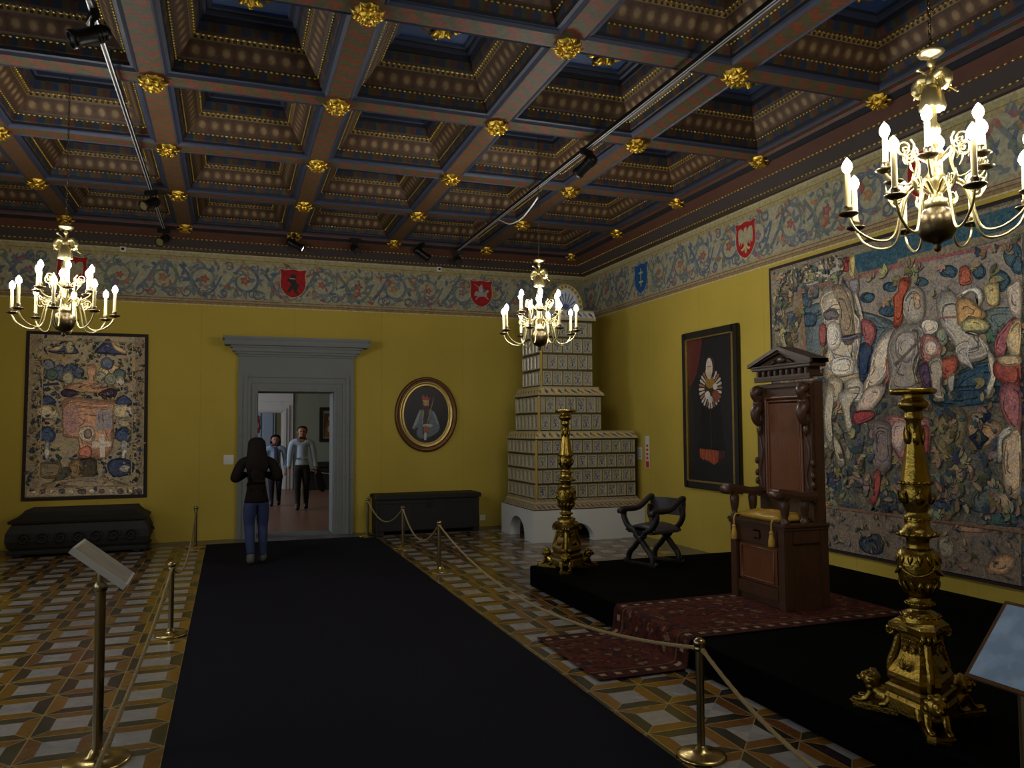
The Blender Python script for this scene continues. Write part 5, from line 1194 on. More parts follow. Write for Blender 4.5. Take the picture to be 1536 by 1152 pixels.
for s in (-1,1):
    b=MB(); y=s*.285
    b.tube(spl([(bx-.03,y,1.70),(bx-.075,y,1.66),(bx-.05,y,1.60),(bx-.04,y,1.56),(bx-.07,y,1.50),(bx-.065,y,1.44),(bx-.03,y,1.40)],5),[.04,.042,.045,.045,.043,.04,.036,.034,.032,.032,.032,.032,.034,.036,.038,.042,.045,.048,.048,.046,.044,.042,.04,.038,.036,.034,.032,.03,.028,.025,.02][:31],10)
    b.sph((bx-.075,y,1.645),(.022,.032,.022),10,8); b.sph((bx-.06,y,1.58),(.02,.04,.025),10,8)
    b.leaf((bx-.03,y,1.4),(bx-.03,y,1.3),.035,(-1,0,0),0,6,.01)
    for z in (1.0,.93,1.1): b.sph((bx-.022,y+s*.055,z),(.02,.018,.03),8,6)
    b.tube([(bx-.022,y+.02*sin(i*.9),.9+.05*i) for i in range(9)],.01,6)
    obj('carved_bracket',b,OAK,t)
b=MB(); P0=bx-.055; PW=.375
b.box(P0+.02,bx+.1,-PW+.03,PW-.03,1.775,1.80,0,.004)
for i in range(9): y=-.296+.074*i; b.box(P0+.02,P0+.06,y-.018,y+.018,1.80,1.845,0,.006)
b.box(P0+.06,bx+.1,-PW+.07,PW-.07,1.80,1.85); b.box(P0+.01,bx+.11,-PW+.01,PW-.01,1.85,1.875,0,.005); b.box(P0,bx+.105,-PW,PW,1.872,1.888,0,.005)
b.push(Matrix.Translation((P0+.045,0,0))@Matrix.Rotation(PI/2,4,'Z')@Matrix.Rotation(PI/2,4,'X'))
b.prism([(-PW+.05,1.885),(PW-.05,1.885),(0,1.995)],0,.10); b.pop()
for s in (-1,1):
    for dx,r0 in ((0,0),(.02,-.022)):
        a=[(P0-.01+dx,s*(PW+.015),1.880+r0*0),(P0-.01+dx,0,2.005+r0),(bx+.11,0,2.005+r0),(bx+.11,s*(PW+.015),1.880)]
        c=[(x,y,z+.03) for x,y,z in a]; b.add(a+c,[(0,1,2,3),(7,6,5,4),(0,4,5,1),(3,2,6,7),(0,3,7,4),(1,5,6,2)],0)
b.sph((P0+.035,0,1.925),(.02,.05,.028),12,8)
for s in (-1,1): b.tube([(P0+.035,s*(.08+.05*i/6),1.918-.02*i/6) for i in range(7)],[.018,.016,.014,.012,.01,.008,.005],8)
obj('pediment',b,PEDI,t)
c=thing('seat_cushion','yellow silk cushion with hanging tassels on the throne seat','cushion',(3.93,5.27,.212+.645))
b=MB(); rings=[]
for z,e in ((0,-.03),(.012,.0),(.03,.012),(.05,0),(.066,-.06),(.07,-.14)):
    ring=[]
    for k in range(32):
        a=2*PI*k/32; q=max(abs(cos(a)),abs(sin(a))); 
        x=.165+(.135+e*.9)*cos(a)/q**.86; y=(.255+e)*sin(a)/q**.86
        ring.append((x-.005,y,z+.006*sin(5*a)*(z>.03)))
    rings.append(ring)
b.loft(rings); obj('pillow',b,CUSH,c)
for y in (-.235,.235):
    b=MB(); b.tube([(.03,y,.03),(-.02,y,.03),(-.035,y,.0),(-.036,y,-.06)],.006,6); b.sph((-.037,y,-.07),.016,10,8); b.push(Matrix.Translation((-.037,y,0))); b.lathe([(.012,-.08),(.02,-.12),(.024,-.17),(.02,-.175)],14,0,True,(7,.12)); b.pop()
    obj('tassel',b,CUSH,c)
# ------------------------------------------------------------------ folding x-frame armchair
t=thing('x_frame_armchair','dark curved x-frame armchair with a leather back near the tall portrait','armchair',(4.14,7.24,.2),math.radians(18))
t.scale=(.73,.74,.82)
def rect_tube(b,pts,w,h,n=6):
    P_=spl(pts,n); b.tube(P_,w,8,0,False,True,h/w)
HWY=.29
for nm,x in (('front_frame',-.28),('rear_frame',.26)):
    b=MB()
    for s in (-1,1):
        top=.665 if x<0 else .70
        rect_tube(b,[(x,s*HWY,top),(x,s*(HWY+.015),.58),(x,s*.23,.47),(x,s*.10,.405),(x,s*.055,.35),(x,-s*.055,.27),(x,-s*.11,.215),(x,-s*.19,.15),(x,-s*.22,.09),(x,-s*.225,.03)],.036,.044)
        b.sph((x,s*.1,.395),(.03,.03,.03),10,8)
    b.push(Matrix.Translation((x,0,.31))@Matrix.Rotation(PI/2,4,'Y')); b.lathe([(0,-.045),(.035,-.045),(.05,-.03),(.05,.03),(.035,.045),(0,.045)],16); b.pop()
    b.box(x-.03,x+.03,-.3,.3,0,.035,0,.01)
    for s in (-1,1): b.sph((x,s*.29,.03),(.035,.03,.03),10,8)
    obj(nm,b,OAKD,t)
for s in (-1,1):
    b=MB(); rect_tube(b,[(-.36,s*HWY,.655),(-.28,s*HWY,.672),(-.12,s*HWY,.668),(.02,s*HWY,.68),(.14,s*HWY,.74),(.25,s*HWY,.80),(.31,s*HWY,.80)],.042,.036)
    b.push(Matrix.Translation((-.36,s*HWY,.65))@Matrix.Rotation(PI/2,4,'X')); b.lathe([(0,-.04),(.032,-.04),(.036,-.02),(.036,.02),(.032,.04),(0,.04)],16); b.pop()
    rect_tube(b,[(.30,s*HWY,.80),(.30,s*HWY,.70),(.28,s*HWY,.6)],.03,.03); b.sph((.28,s*HWY,.58),(.035,.03,.03),10,8)
    obj('armrest',b,OAKD,t)
b=MB(); 
rings=[[(.30+.03*(1-(y/HWY)**2)+dx,y,z) for dx,z in ((-.012,.585),(.012,.585),(.014,.69),(.012,.80),(-.012,.80),(-.012,.69))] for y in [HWY*(-1+2*i/12) for i in range(13)]]
b.loft(rings,0,False); obj('leather_back',b,LEATHER,t)
b=MB(); rings=[]
for i in range(15):
    y=-.27+.54*i/14; q=1-(y/.27)**2; z=.43+.05*q**.8 
    rings.append([(-.27,y,z-.03),(.25,y,z-.03),(.27,y,z-.005),(.2,y,z+.02*q),(0,y,z+.035*q),(-.22,y,z+.02*q),(-.29,y,z-.005)])
b.loft(rings); obj('seat',b,LEATHER,t)
b=MB(); b.box(-.29,.27,-.24,.24,.385,.42,0,.01); b.box(-.30,-.27,-.12,.12,.335,.39,0,.01); obj('seat_rail',b,OAKD,t)
# ------------------------------------------------------------------ rope barriers
def stanchion(loc,label,first=[None]):
    if first[0]: return copy_tree(first[0],None,loc,0,label)
    t=thing('rope_stanchion',label,'stanchion',loc,0,'brass rope stanchions beside the carpet')
    b=MB(); b.lathe([(0,0),(.118,0),(.122,.006),(.118,.014),(.1,.019),(.06,.026),(.035,.034),(.026,.05),(.02,.055)],32); obj('base',b,BRASS,t)
    b=MB(); b.lathe([(.0195,.05),(.0195,.51)],18); obj('pole',b,BRASSD,t)
    b=MB(); b.lathe([(.02,.505),(.026,.51),(.026,.522),(.021,.527),(.029,.533),(.031,.545),(.029,.556),(.018,.565),(0,.568)],20)
    for s in (-1,1): b.tube([(0,s*.02,.52),(0,s*.036,.525),(0,s*.042,.515),(0,s*.036,.507),(0,s*.026,.51)],.004,6)
    obj('head',b,BRASSD,t); first[0]=t; return t
ST=dict(L1=(-.416,6.776,0),L2=(-.42,11.56,0),R0=(2.175,3.38,0),R1=(2.217,8.635,0),R2=(2.19,10.475,0),R3=(1.932,11.76,.0085),F1=(2.2,1.2,0),F0=(-.45,1.2,0))
for k,l in dict(L1='brass rope stanchion left of the carpet, just beyond the slanted caption stand',L2='brass rope stanchion against the yellow wall at the left of the doorway',R0='brass rope stanchion in front of the black step and the rug',R1='brass rope stanchion at the right carpet edge, third from the doorway',R2='brass rope stanchion before the plain chest, second from the doorway',R3='brass rope stanchion right beside the stone doorway, left of the plain chest').items(): stanchion(ST[k],l)
def rope(a,c,sag,label):
    A=Vector(ST[a])+Vector((0,0,.512)); C=Vector(ST[c])+Vector((0,0,.512)); d=(C-A); dn=d.normalized(); A=A+dn*.036; C=C-dn*.036
    n=40; pts=[]; 
    for i in range(n+1):
        t_=i/n; p=A.lerp(C,t_); p.z-=sag*4*t_*(1-t_); pts.append(p)
    b=MB(); L=(C-A).length; tw=int(L*36)
    Q=spl(pts,4) if L>3 else spl(pts,2)
    b.tube(Q,.0095,8)
    for s in (0,PI):   # twisted strands
        N=min(int(L*60),320); b.tube([pts[min(n,int(n*i/N))].lerp(pts[min(n,int(n*i/N)+1)],n*i/N-int(n*i/N))+Vector((.006*cos(s+i*.9),0,.006*sin(s+i*.9))) for i in range(N+1)],.0055,5)
    for e in (A,C): b.sph(e,(.014,.014,.014),8,6)
    return tag(obj('barrier_rope',b,ROPE),label,'rope',group='beige barrier ropes')
rope('L2','L1',.3,'beige rope sagging on the left side between the doorway and the middle of the carpet')
rope('L1','F0',.14,'beige rope running along the left carpet edge past the caption stand')
rope('R3','R2',.22,'beige rope sagging across the front of the plain chest, nearest the doorway')
rope('R2','R1',.27,'beige rope sagging between the chest and the stove, right of the carpet')
rope('R1','R0',.265,'long beige rope dipping low over the tiles and the rug on the right')
rope('R0','F1',.28,'beige rope running from the front right stanchion over the tiles to the photo edge')
# ------------------------------------------------------------------ caption stands
def textboard(b,m):  # faint grey lines of unreadable text
    pass
t=thing('caption_stand','brass caption stand with a slanted marble-pale panel at the left','sign stand',(-.585,4.35,0))
b=MB(); b.lathe([(0,0),(.15,0),(.153,.006),(.145,.016),(.08,.024),(.045,.034),(.03,.06),(.024,.065)],32); obj('base',b,BRASS,t)
b=MB(); b.lathe([(.024,.06),(.024,.815)],18); b.lathe([(.024,.815),(.03,.82),(.03,.845),(.02,.86),(0,.865)],18); obj('pole',b,BRASSD,t)
def captionboard(x0,z0,x1,z1,y0,y1,th,m,t,face):
    d=Vector((x1-x0,0,z1-z0)); n=Vector((-d.z,0,d.x)).normalized()
    if n.z<0: n=-n
    b=MB(); vs=[]
    for off in (0,-th):
        for (x,z) in ((x0,z0),(x1,z1)):
            for y in (y0,y1): vs.append(Vector((x,y,z))+n*off)
    b.add(vs,[(0,1,3,2),(4,6,7,5),(0,4,5,1),(2,3,7,6),(0,2,6,4),(1,5,7,3)],0)
    p=obj('panel',b,m,t); c=MB(); A=Vector((x0,y0,z0))+n*.001
    def F(u,v): return A+d*u+Vector((0,y1-y0,0))*v
    c.add([F(.04,.03),F(.96,.03),F(.96,.97),F(.04,.97)],[(0,1,2,3)],0)
    obj('printed_sheet',c,face,p)
def sheet_mat(name,c0,c1):
    m,nt,bb=mk(name); nz=noise(nt,tex(nt),9,4); n2=noise(nt,tex(nt),90,2)
    f=ma(nt,'MULTIPLY',ramp(nt,nz.outputs['Fac'],[(.42,(0,0,0)),(.55,(1,1,1))]),.6)
    wire(nt,mixc(nt,f,lin(c0),lin(c1)),bb.inputs['Base Color']); bb.inputs['Roughness'].default_value=.3; return m
captionboard(-.10,1.055-.0,.135,.865,-.16,.16,.03,PAPER,t,sheet_mat('caption_sheet',(170,164,156),(140,136,130)))
b=MB(); b.tube([(0,0,.85),(.0,0,.9),(.01,0,.945)],.018,10); obj('bracket',b,BRASSD,t)
t=thing('caption_stand','large pale blue slanted caption panel at the lower right of the photo','sign stand',(2.40,1.86,0))
b=MB(); b.lathe([(0,0),(.15,0),(.153,.006),(.145,.016),(.08,.024),(.045,.034),(.03,.06),(.024,.065)],32); obj('base',b,BRASS,t)
b=MB(); b.lathe([(.024,.06),(.024,.84)],18); obj('pole',b,BRASSD,t)
captionboard(-.1,.772,.1,1.0,-.32,.14,.012,FRAMEBR,t,sheet_mat('blue_caption_sheet',(150,172,196),(112,136,160)))
# ------------------------------------------------------------------ brass chandeliers
def chandelier(loc,rz,label,ctop):
    t=thing('brass_chandelier',label,'chandelier',loc,rz,'brass chandeliers with electric candles')
    b=MB(); b.lathe([(0,0),(.012,.006),(.018,.02),(.012,.035),(.022,.045),(.06,.06),(.082,.095),(.088,.13),(.082,.168),(.06,.2),(.04,.215)],32); obj('ball',b,DARKBR,t)
    b=MB(); b.lathe([(.04,.21),(.05,.22),(.05,.25),(.03,.262),(.026,.30),(.045,.33),(.05,.36),(.03,.385),(.024,.42),(.04,.45),(.044,.48),(.024,.51),(.02,.55),(.034,.58),(.03,.61),(.018,.63),(.018,.70)],24)
    obj('stem',b,CHBR,t)
    b=MB(); b.lathe([(.055,.69),(.058,.70),(.05,.74),(.044,.78),(.03,.81),(.0,.815)],24,0,True,(12,.06)); obj('fluted_bell',b,CHBR,t)
    b=MB()   # crowning eagle with spread wings and a staff
    b.loft([[(r*cos(2*PI*k/10)+ox,r*.8*sin(2*PI*k/10),z) for k in range(10)] for r,z,ox in ((.02,.80,0),(.035,.825,0),(.03,.86,.005),(.016,.885,.012),(.018,.90,.018),(.006,.912,.03))])
    for s in (-1,1):
        b.tube(spl([(0,s*.02,.85),(.0,s*.06,.86),(.0,s*.085,.83),(.0,s*.08,.79),(.0,s*.06,.775)],5),[.018]*8+[.02]*6+[.014]*7,8)
        for i in range(4): b.leaf((0,s*(.04+.012*i),.84),(0.0,s*(.05+.016*i),.77),.014,(1,0,0),0,4,.004)
    b.tube([(.03,-.11,.745),(.02,-.02,.83),(.01,.07,.915)],.005,6); b.sph((.01,.075,.92),.011,8,6)
    obj('eagle_finial',b,CHBR,t)
    b=MB(); b.lathe([(.008,.90),(.012,.905),(.02,.92),(.014,.935),(.008,.94),(.01,.95),(.05,.958),(.062,.972),(.058,.978),(.045,.972),(.012,.966),(.008,.985)],20,0,True,(8,.06)); b.tube([(.012*cos(a),0,.995+.012*sin(a)) for a in [2*PI*i/12 for i in range(12)]],.003,6,0,True); obj('crown_disc',b,CHBR,t)
    b=MB(); z=1.0; i=0
    while z<ctop:
        a=(i%2)*PI/2; b.tube([(.008*cos(q)*cos(a),.008*cos(q)*sin(a),z+.017*sin(q)) for q in [2*PI*k/10 for k in range(10)]],.0024,5,0,True); z+=.026; i+=1
    obj('chain',b,DARKBR,t)
    for (n,r,zz,za,off,cl,dr) in ((8,.40,.195,.285,.2,.215,.13),(6,.225,.40,.44,.5,.175,.07)):
        for k in range(n):
            a=2*PI*k/n+off; d=Vector((cos(a),sin(a),0)); U=Vector((0,0,1))
            m=MB(); pts=[d*.03+U*za,d*.09+U*(za+.045),d*(r*.36)+U*(za-.01),d*(r*.48)+U*(zz-dr*.8),d*(r*.68)+U*(zz-dr),d*(r*.9)+U*(zz-dr*.62),d*r+U*(zz-.01)]
            m.tube(spl(pts,6),.0062,8)
            c=d*(r*(.45 if n==8 else .6))+U*(za+(.01 if n==8 else .07))   # inner scroll
            m.tube([c+d*(.05*(1-i/20)*cos(i*.62+2.2))+U*(.05*(1-i/20)*sin(i*.62+2.2)) for i in range(18)],.005,6)
            c=d*(r*(.45 if n==8 else .6))+U*(za+(.0 if n==8 else .06))
            m.tube([c+d*(.03*(1-i/14)*cos(-i*.7+.5))+U*(.03*(1-i/14)*sin(-i*.7+.5)) for i in range(12)],.004,6)
            m.leaf(d*(r*.5)+U*(za-.02),d*(r*.56)+U*(za+.05),.012,d,0,4,.01)
            arm=obj('arm',m,CHBR,t)
            m=MB(); m.push(Matrix.Translation(d*r)); m.lathe([(0,zz-.012),(.012,zz-.012),(.035,zz-.004),(.048,zz+.004),(.046,zz+.009),(.018,zz+.006),(.016,zz+.02),(.02,zz+.03),(.018,zz+.042),(0,zz+.042)],20); m.pop(); obj('drip_pan',m,DARKBR,arm)
            m=MB(); m.push(Matrix.Translation(d*r)); m.lathe([(.0135,zz+.04),(.0125,zz+cl-.02),(.011,zz+cl-.012)],14); m.pop(); obj('candle',m,CANDLE,arm)
            m=MB(); m.push(Matrix.Translation(d*r)); m.lathe([(.008,zz+cl-.012),(.019,zz+cl+.002),(.024,zz+cl+.018),(.021,zz+cl+.036),(.010,zz+cl+.054),(0,zz+cl+.066)],14); m.pop(); obj('bulb',m,BULB,arm)
    return t
ch=chandelier((3.155,2.80,2.42),.12,'brass chandelier hanging nearest the camera, at the upper right of the photo',2.35)
copy_tree(ch,None,(3.1,7.775,2.42),.75,'brass chandelier hanging in front of the tiled stove')
copy_tree(ch,None,(-1.384,7.775,2.42),1.35,'brass chandelier hanging at the left above the narrow tapestry')
b=MB(); b.tube(spl([(3.345,9.9,4.41),(3.34,9.7,4.33),(3.28,9.2,4.16),(3.2,8.6,4.06),(3.13,8.1,4.05),(3.105,7.8,4.09)],8),.0085,8)
tag(obj('power_cable',b,CABLE),'white cable drooping from the ceiling track to the chandelier chain by the stove','cable')
# ------------------------------------------------------------------ track lighting
def track(x,y0,y1,label):
    b=MB(); b.box(x-.018,x+.018,y0,y1,4.385,4.42,0)
    for s in (-1,1): b.box(x+s*.013-.004,x+s*.013+.004,y0,y1,4.380,4.386,1)
    t=tag(obj('lighting_track',b,[BLACKM,ALU]),label,'lighting track')
    return t
TRr=track(3.335,2.2,11.88,'long black lighting track crossing the ceiling diagonally at the right'); TRl=track(-.90,3.0,11.88,'black lighting track with bright edges under the ceiling at the left')
spot0=[None]
def spot(loc,aim,label):
    if spot0[0] is None:
        t=thing('track_spotlight','x','spotlight',(0,0,0),0,'black spotlights on the ceiling tracks')
        b=MB(); b.box(-.02,.02,-.07,.07,-.05,.0,0,.005); b.lathe([(.012,-.1),(.012,-.05)],10); obj('mount',b,BLACKM,t)
        b=MB(); b.push(Matrix.Translation((0,0,-.13))@Matrix.Rotation(math.radians(62),4,'Y')); b.lathe([(0,.1),(.03,.1),(.042,.09),(.045,.06),(.045,-.08),(.052,-.09),(.052,-.12),(.046,-.12),(.042,-.09)],20)
        for z in (.02,.04,.06): b.lathe([(.05,z),(.05,z+.008)],20)
        b.pop(); obj('barrel',b,BLACKM,t)
        b=MB(); b.push(Matrix.Translation((0,0,-.13))@Matrix.Rotation(math.radians(62),4,'Y')); b.lathe([(0,-.098),(.04,-.096),(.043,-.1),(.043,-.104)],20); b.pop(); obj('lens',b,CHROME,t)
        spot0[0]=t; t.scale=(1.2,1.2,1.2); t.location=loc; t.rotation_euler[2]=aim; t['label']=label; return t
    return copy_tree(spot0[0],None,loc,aim,label)
spot((-.90,5.75,4.385),.35,'black spotlight nearest the camera on the left track, at the top edge of the photo')
spot((-.90,9.9,4.385),.9,'black spotlight two thirds along the left track, pointing down')
spot((-.90,11.75,4.385),1.2,'black spotlight at the wall end of the left track')
spot((3.335,7.05,4.385),-1.1,'black spotlight with a bright ring halfway along the right track')
spot((3.335,11.8,4.385),1.4,'black spotlight at the wall end of the right track')
sp_=spot((.86,11.86,4.47),2.9,'small black spotlight above the doorway, lens lit bright')
for c_ in sp_.children:
    if c_.name.startswith('lens'): c_.data=c_.data.copy(); c_.data.materials[0]=LENS
spot((1.75,11.86,4.47),1.7,'small black spotlight under the cornice right of the doorway')
spot((2.76,11.86,4.47),-2.9,'small black spotlight under the cornice left of the right track end')
# ------------------------------------------------------------------ small wall fittings
def cam_box(x,label):
    t=thing('motion_sensor',label,'sensor',(x,YB,4.165),0,'white sensors below the cornice'); 
    b=MB(); b.box(-.04,.04,-.06,-.004,-.035,.045,0,.01); obj('housing',b,PLASTIC,t)
    b=MB(); b.sph((0,-.062,0),(.022,.012,.02),10,8); obj('lens',b,BLACKM,t)
cam_box(-1.464,'small white sensor on the frieze right of the left chandelier'); cam_box(3.15,'small white sensor on the frieze above the oval portrait')
t=thing('light_switch_panel','white light switch panel on the yellow wall left of the doorway','light switch',(-.013,YB,1.16))
b=MB(); b.box(-.07,.07,-.012,0,-.07,.07,0,.004); obj('plate',b,PLASTIC,t)
for i in range(3):
    for j in range(2): b=MB(); b.box(-.06+.042*i,-.024+.042*i,-.018,-.01,-.055+.058*j,-.003+.058*j,0,.003); obj('rocker',b,PLASTIC,t)
t=thing('wall_socket','white wall socket low on the wall between the chest and the stove','socket',(4.0-.12,YB,.15))
b=MB(); b.box(-.045,.045,-.012,0,-.045,.045,0,.004); obj('plate',b,PLASTIC,t)
for s in (-1,1): b=MB(); b.push(Matrix.Translation((s*.01,-.0125,0))@Matrix.Rotation(PI/2,4,'X')); b.lathe([(0,0),(.004,0),(.004,.001),(0,.001)],8); b.pop(); obj('pin_hole',b,BLACKM,t)
t=thing('notice_card','white printed card on the right wall beside the stove','notice',(XR,10.42,1.21)); b=MB(); b.box(-.006,0,-.07,.07,-.09,.09); obj('card',b,PAPER,t)
b=MB()
for i in range(5): b.box(-.0065,-.005,-.05,.03,-.05+.025*i,-.043+.025*i)
obj('printed_lines',b,mat('grey_print',(90,104,130)),t)
t=thing('notice_strip','narrow white and red notice strip on the right wall beside the card','notice',(XR,10.18,1.23)); b=MB(); b.box(-.006,0,-.055,.055,-.23,.24); obj('card',b,PAPER,t)
b=MB(); b.box(-.0065,-.005,-.045,.045,-.22,-.13)
for i in range(4): b.box(-.0065,-.005,-.03,.03,-.1+.06*i,-.065+.06*i)
b.push(Matrix.Translation((-.0066,0,.02))@Matrix.Rotation(PI/2,4,'Y')); b.pop()
obj('red_print',b,REDP,t)
# ------------------------------------------------------------------ furnishing of the next room
t=thing('framed_painting','dark framed painting of a figure on the wall of the room beyond the door','painting',(2.56,Y2,1.72))
b=MB(); W,H=.27,.47
for q in ((-W,-W+.09,-H,H),(W-.09,W,-H,H),(-W+.09,W-.09,-H,-H+.09),(-W+.09,W-.09,H-.09,H)): b.box(q[0],q[1],-.05,0,q[2],q[3],0,.01)
obj('frame',b,FRAMEB,t)
b=MB(); b.box(-W+.07,W-.07,-.03,-.01,-H+.07,H-.07,0,0,(120,116,104)); P=Paint(b,lambda x,z,d:Vector((x,-.03-d,z)),0,.001)
P.poly([(-.15,-.33),(.15,-.33),(.15,.3),(-.15,.3)],(74,50,34),0); P.ell(.02,.16,.06,.08,(170,120,84)); P.poly([(-.12,-.3),(.13,-.3),(.1,.05),(.03,.1),(-.06,.05)],(120,74,44)); P.ell(.0,-.12,.05,.1,(186,156,120))
obj('canvas',b,CANVAS,t)
b=MB(); b.box(1.95,3.6,Y2-.65,Y2-.1,.0,.46,0,.02); b.box(1.9,3.65,Y2-.7,Y2-.08,.46,.52,0,.015); b.box(2.1,3.5,Y2-.55,Y2-.15,.52,.72,0,.08)
tag(obj('low_chest',b,CHEST),'low dark chest against the far wall of the room beyond the door','chest')
b=MB(); b.tube(spl([(1.75,Y2-1.0,.62),(2.1,Y2-1,.5),(2.5,Y2-1,.44),(3.0,Y2-1,.5)],6),.016,8); b.tube([(1.75,Y2-1,0),(1.75,Y2-1,.64)],.02,8); b.lathe([(0,0),(.01,0)],6); b.tube([(3.0,Y2-1,0),(3.0,Y2-1,.52)],.02,8)
tag(obj('rope_barrier',b,ROPE),'pale rope barrier in front of the low chest in the far room','rope')
t=thing('fire_extinguisher','red fire extinguisher on the white door surround of the far room','fire extinguisher',(.66,Y2-.22,1.5))
b=MB(); b.lathe([(0,0),(.07,0),(.08,.02),(.08,.36),(.06,.42),(.03,.44),(0,.44)],20); obj('cylinder',b,REDP,t)
b=MB(); b.box(-.02,.02,-.03,.06,.44,.5,0,.008); b.box(-.015,.015,-.09,.02,.5,.52,0,.004); b.tube(spl([(0,.03,.46),(.09,.0,.42),(.1,-.02,.25),(.09,-.02,.1)],5),.012,8); obj('valve',b,BLACKM,t)
b=MB(); b.add([(.0815*cos(a),.0815*sin(a),z) for z in (.14,.26) for a in [-2.2+.2*i for i in range(7)]],[(i,i+1,i+8,i+7) for i in range(6)],0,True); obj('instruction_label',b,PAPER,t)
# ------------------------------------------------------------------ people
SKIN=mat('skin',(176,124,98),.55,0,.05,12); SKIND=mat('skin_dim',(168,118,92),.55,0,.05,12)
HAIRD=mat('dark_brown_hair',(24,16,13),.75,0,.3,40,.3,.15,stretch=(6,6,1)); HAIRG=mat('short_brown_hair',(60,46,36),.8,0,.3,40,.3,.15)
EYE=mat('eye_dark',(30,22,18),.3,0,.05,5); LIP=mat('lips',(140,74,66),.5,0,.05,5)
def skin_body(J,E,sub=2):
    names=list(J); me=bpy.data.meshes.new('tmp'); me.from_pydata([J[n][0] for n in names],[(names.index(a),names.index(c)) for a,c in E],[])
    o=bpy.data.objects.new('tmp',me); COL.objects.link(o); o.modifiers.new('s','SKIN').use_smooth_shade=True
    for i,n in enumerate(names):
        r=J[n][1]; sv=me.skin_vertices[0].data[i]; sv.radius=(r,r) if not isinstance(r,tuple) else r; sv.use_root=(n=='pelvis')
    if sub: md=o.modifiers.new('d','SUBSURF'); md.levels=sub; md.render_levels=sub
    dg=bpy.context.evaluated_depsgraph_get(); m2=bpy.data.meshes.new_from_object(o.evaluated_get(dg),depsgraph=dg)
    bpy.data.objects.remove(o); bpy.data.meshes.remove(me); return m2
def person(label,loc,rz,H,pose,wear,hair,cat='person'):
    """local frame: facing -Y, z up, height 1 scaled by H. pose gives joint positions in head-height units of 1.0 body height"""
    t=thing('person',label,'person',loc,rz)
    J={};E=[]
    def j(n,p,r): J[n]=(tuple(v*H for v in p),r*H if not isinstance(r,tuple) else tuple(q*H for q in r))
    P=pose
    j('pelvis',(0,0,.52),.062); j('waist',(0,.0,.60),P.get('waist',.058)); j('chest',(0,P['lean']*.5,.70),.068); j('upper',(0,P['lean'],.785),.06); j('neck',(0,P['lean']-.004,.84),.033); j('skull',(0,P['lean']-.012,.885),.046); j('cran',(0,P['lean']-.006,.94),.056); j('crown',(0,P['lean'],.972),.036)
    E+= [('pelvis','waist'),('waist','chest'),('chest','upper'),('upper','neck'),('neck','skull'),('skull','cran'),('cran','crown')]
    for s,n in ((-1,'L'),(1,'R')):
        j('lat'+n,(s*.062,P['lean']*.5,.70),.056); E.append(('chest','lat'+n)); j('sidew'+n,(s*.045,0,.60),P.get('waist',.058)-.008); E.append(('waist','sidew'+n))
        j('sh'+n,(s*.112,P['lean'],.787),.04); E.append(('upper','sh'+n))
        el,wr=P['arm'+n]; j('el'+n,el,.03); j('wr'+n,wr,.02); E+= [('sh'+n,'el'+n),('el'+n,'wr'+n)]
        d=(Vector(wr)-Vector(el)).normalized(); pm=Vector(wr)+d*.03; j('palm'+n,tuple(pm),(.022,.014)); E.append(('wr'+n,'palm'+n))
        j('hip'+n,(s*.05,0,.50),.062); kn,an,to=P['leg'+n]; j('kn'+n,kn,.036); cm=tuple(Vector(kn).lerp(Vector(an),.35)); j('calf'+n,(cm[0],cm[1]+.012,cm[2]),.034); j('an'+n,an,.022); j('to'+n,to,.02); he=(an[0]-(to[0]-an[0])*.25,an[1]-(to[1]-an[1])*.25,to[2]); j('he'+n,he,.018)
        E+= [('pelvis','hip'+n),('hip'+n,'kn'+n),('kn'+n,'calf'+n),('calf'+n,'an'+n),('an'+n,'to'+n),('an'+n,'he'+n)]
    me=skin_body(J,E)
    bm=bmesh.new(); bm.from_mesh(me); bpy.data.meshes.remove(me)
    for zc in (wear.get('hem',.53)*H,):
        bmesh.ops.bisect_plane(bm,geom=bm.verts[:]+bm.edges[:]+bm.faces[:],plane_co=(0,0,zc),plane_no=(0,0,1),dist=1e-5)
    bm.verts.ensure_lookup_table()
    segs=[(a,c,Vector(J[a][0]),Vector(J[c][0])) for a,c in E]
    def lab(p):
        best=None
        for a,c,A,B in segs:
            d=B-A; q=max(0,min(1,(p-A).dot(d)/d.length_squared)); e=(p-A-d*q).length
            if best is None or e<best[0]: best=(e,a,c,q)
        _,a,c,q=best
        if c in ('neck','skull','cran','crown'): return 'skin'
        if c.startswith('palm'): return 'skin'
        if c.startswith('wr'): return 'skin' if q>wear.get('sleeve',.93) else 'top'
        if c.startswith('el') or c in ('waist','chest','upper') or c[:3] in ('lat','sid') or c.startswith('sh'): return 'top' if p.z>wear.get('hem',.53)*H else 'bottom'
        if c.startswith('to') or c.startswith('he'): return 'shoe'
        if c.startswith('an') and q>.9: return 'shoe'
        return 'bottom' if p.z<=wear.get('hem',.53)*H else 'top'
    bm.normal_update(); verts=[v.co.copy() for v in bm.verts]; nr=[v.normal.copy() for v in bm.verts]; bm.verts.index_update()
    labs=[lab(f.calc_center_median()) for f in bm.faces]; faces=[[v.index for v in f.verts] for f in bm.faces]; bm.free()
    b=MB(); b.add(verts,faces,0,True)
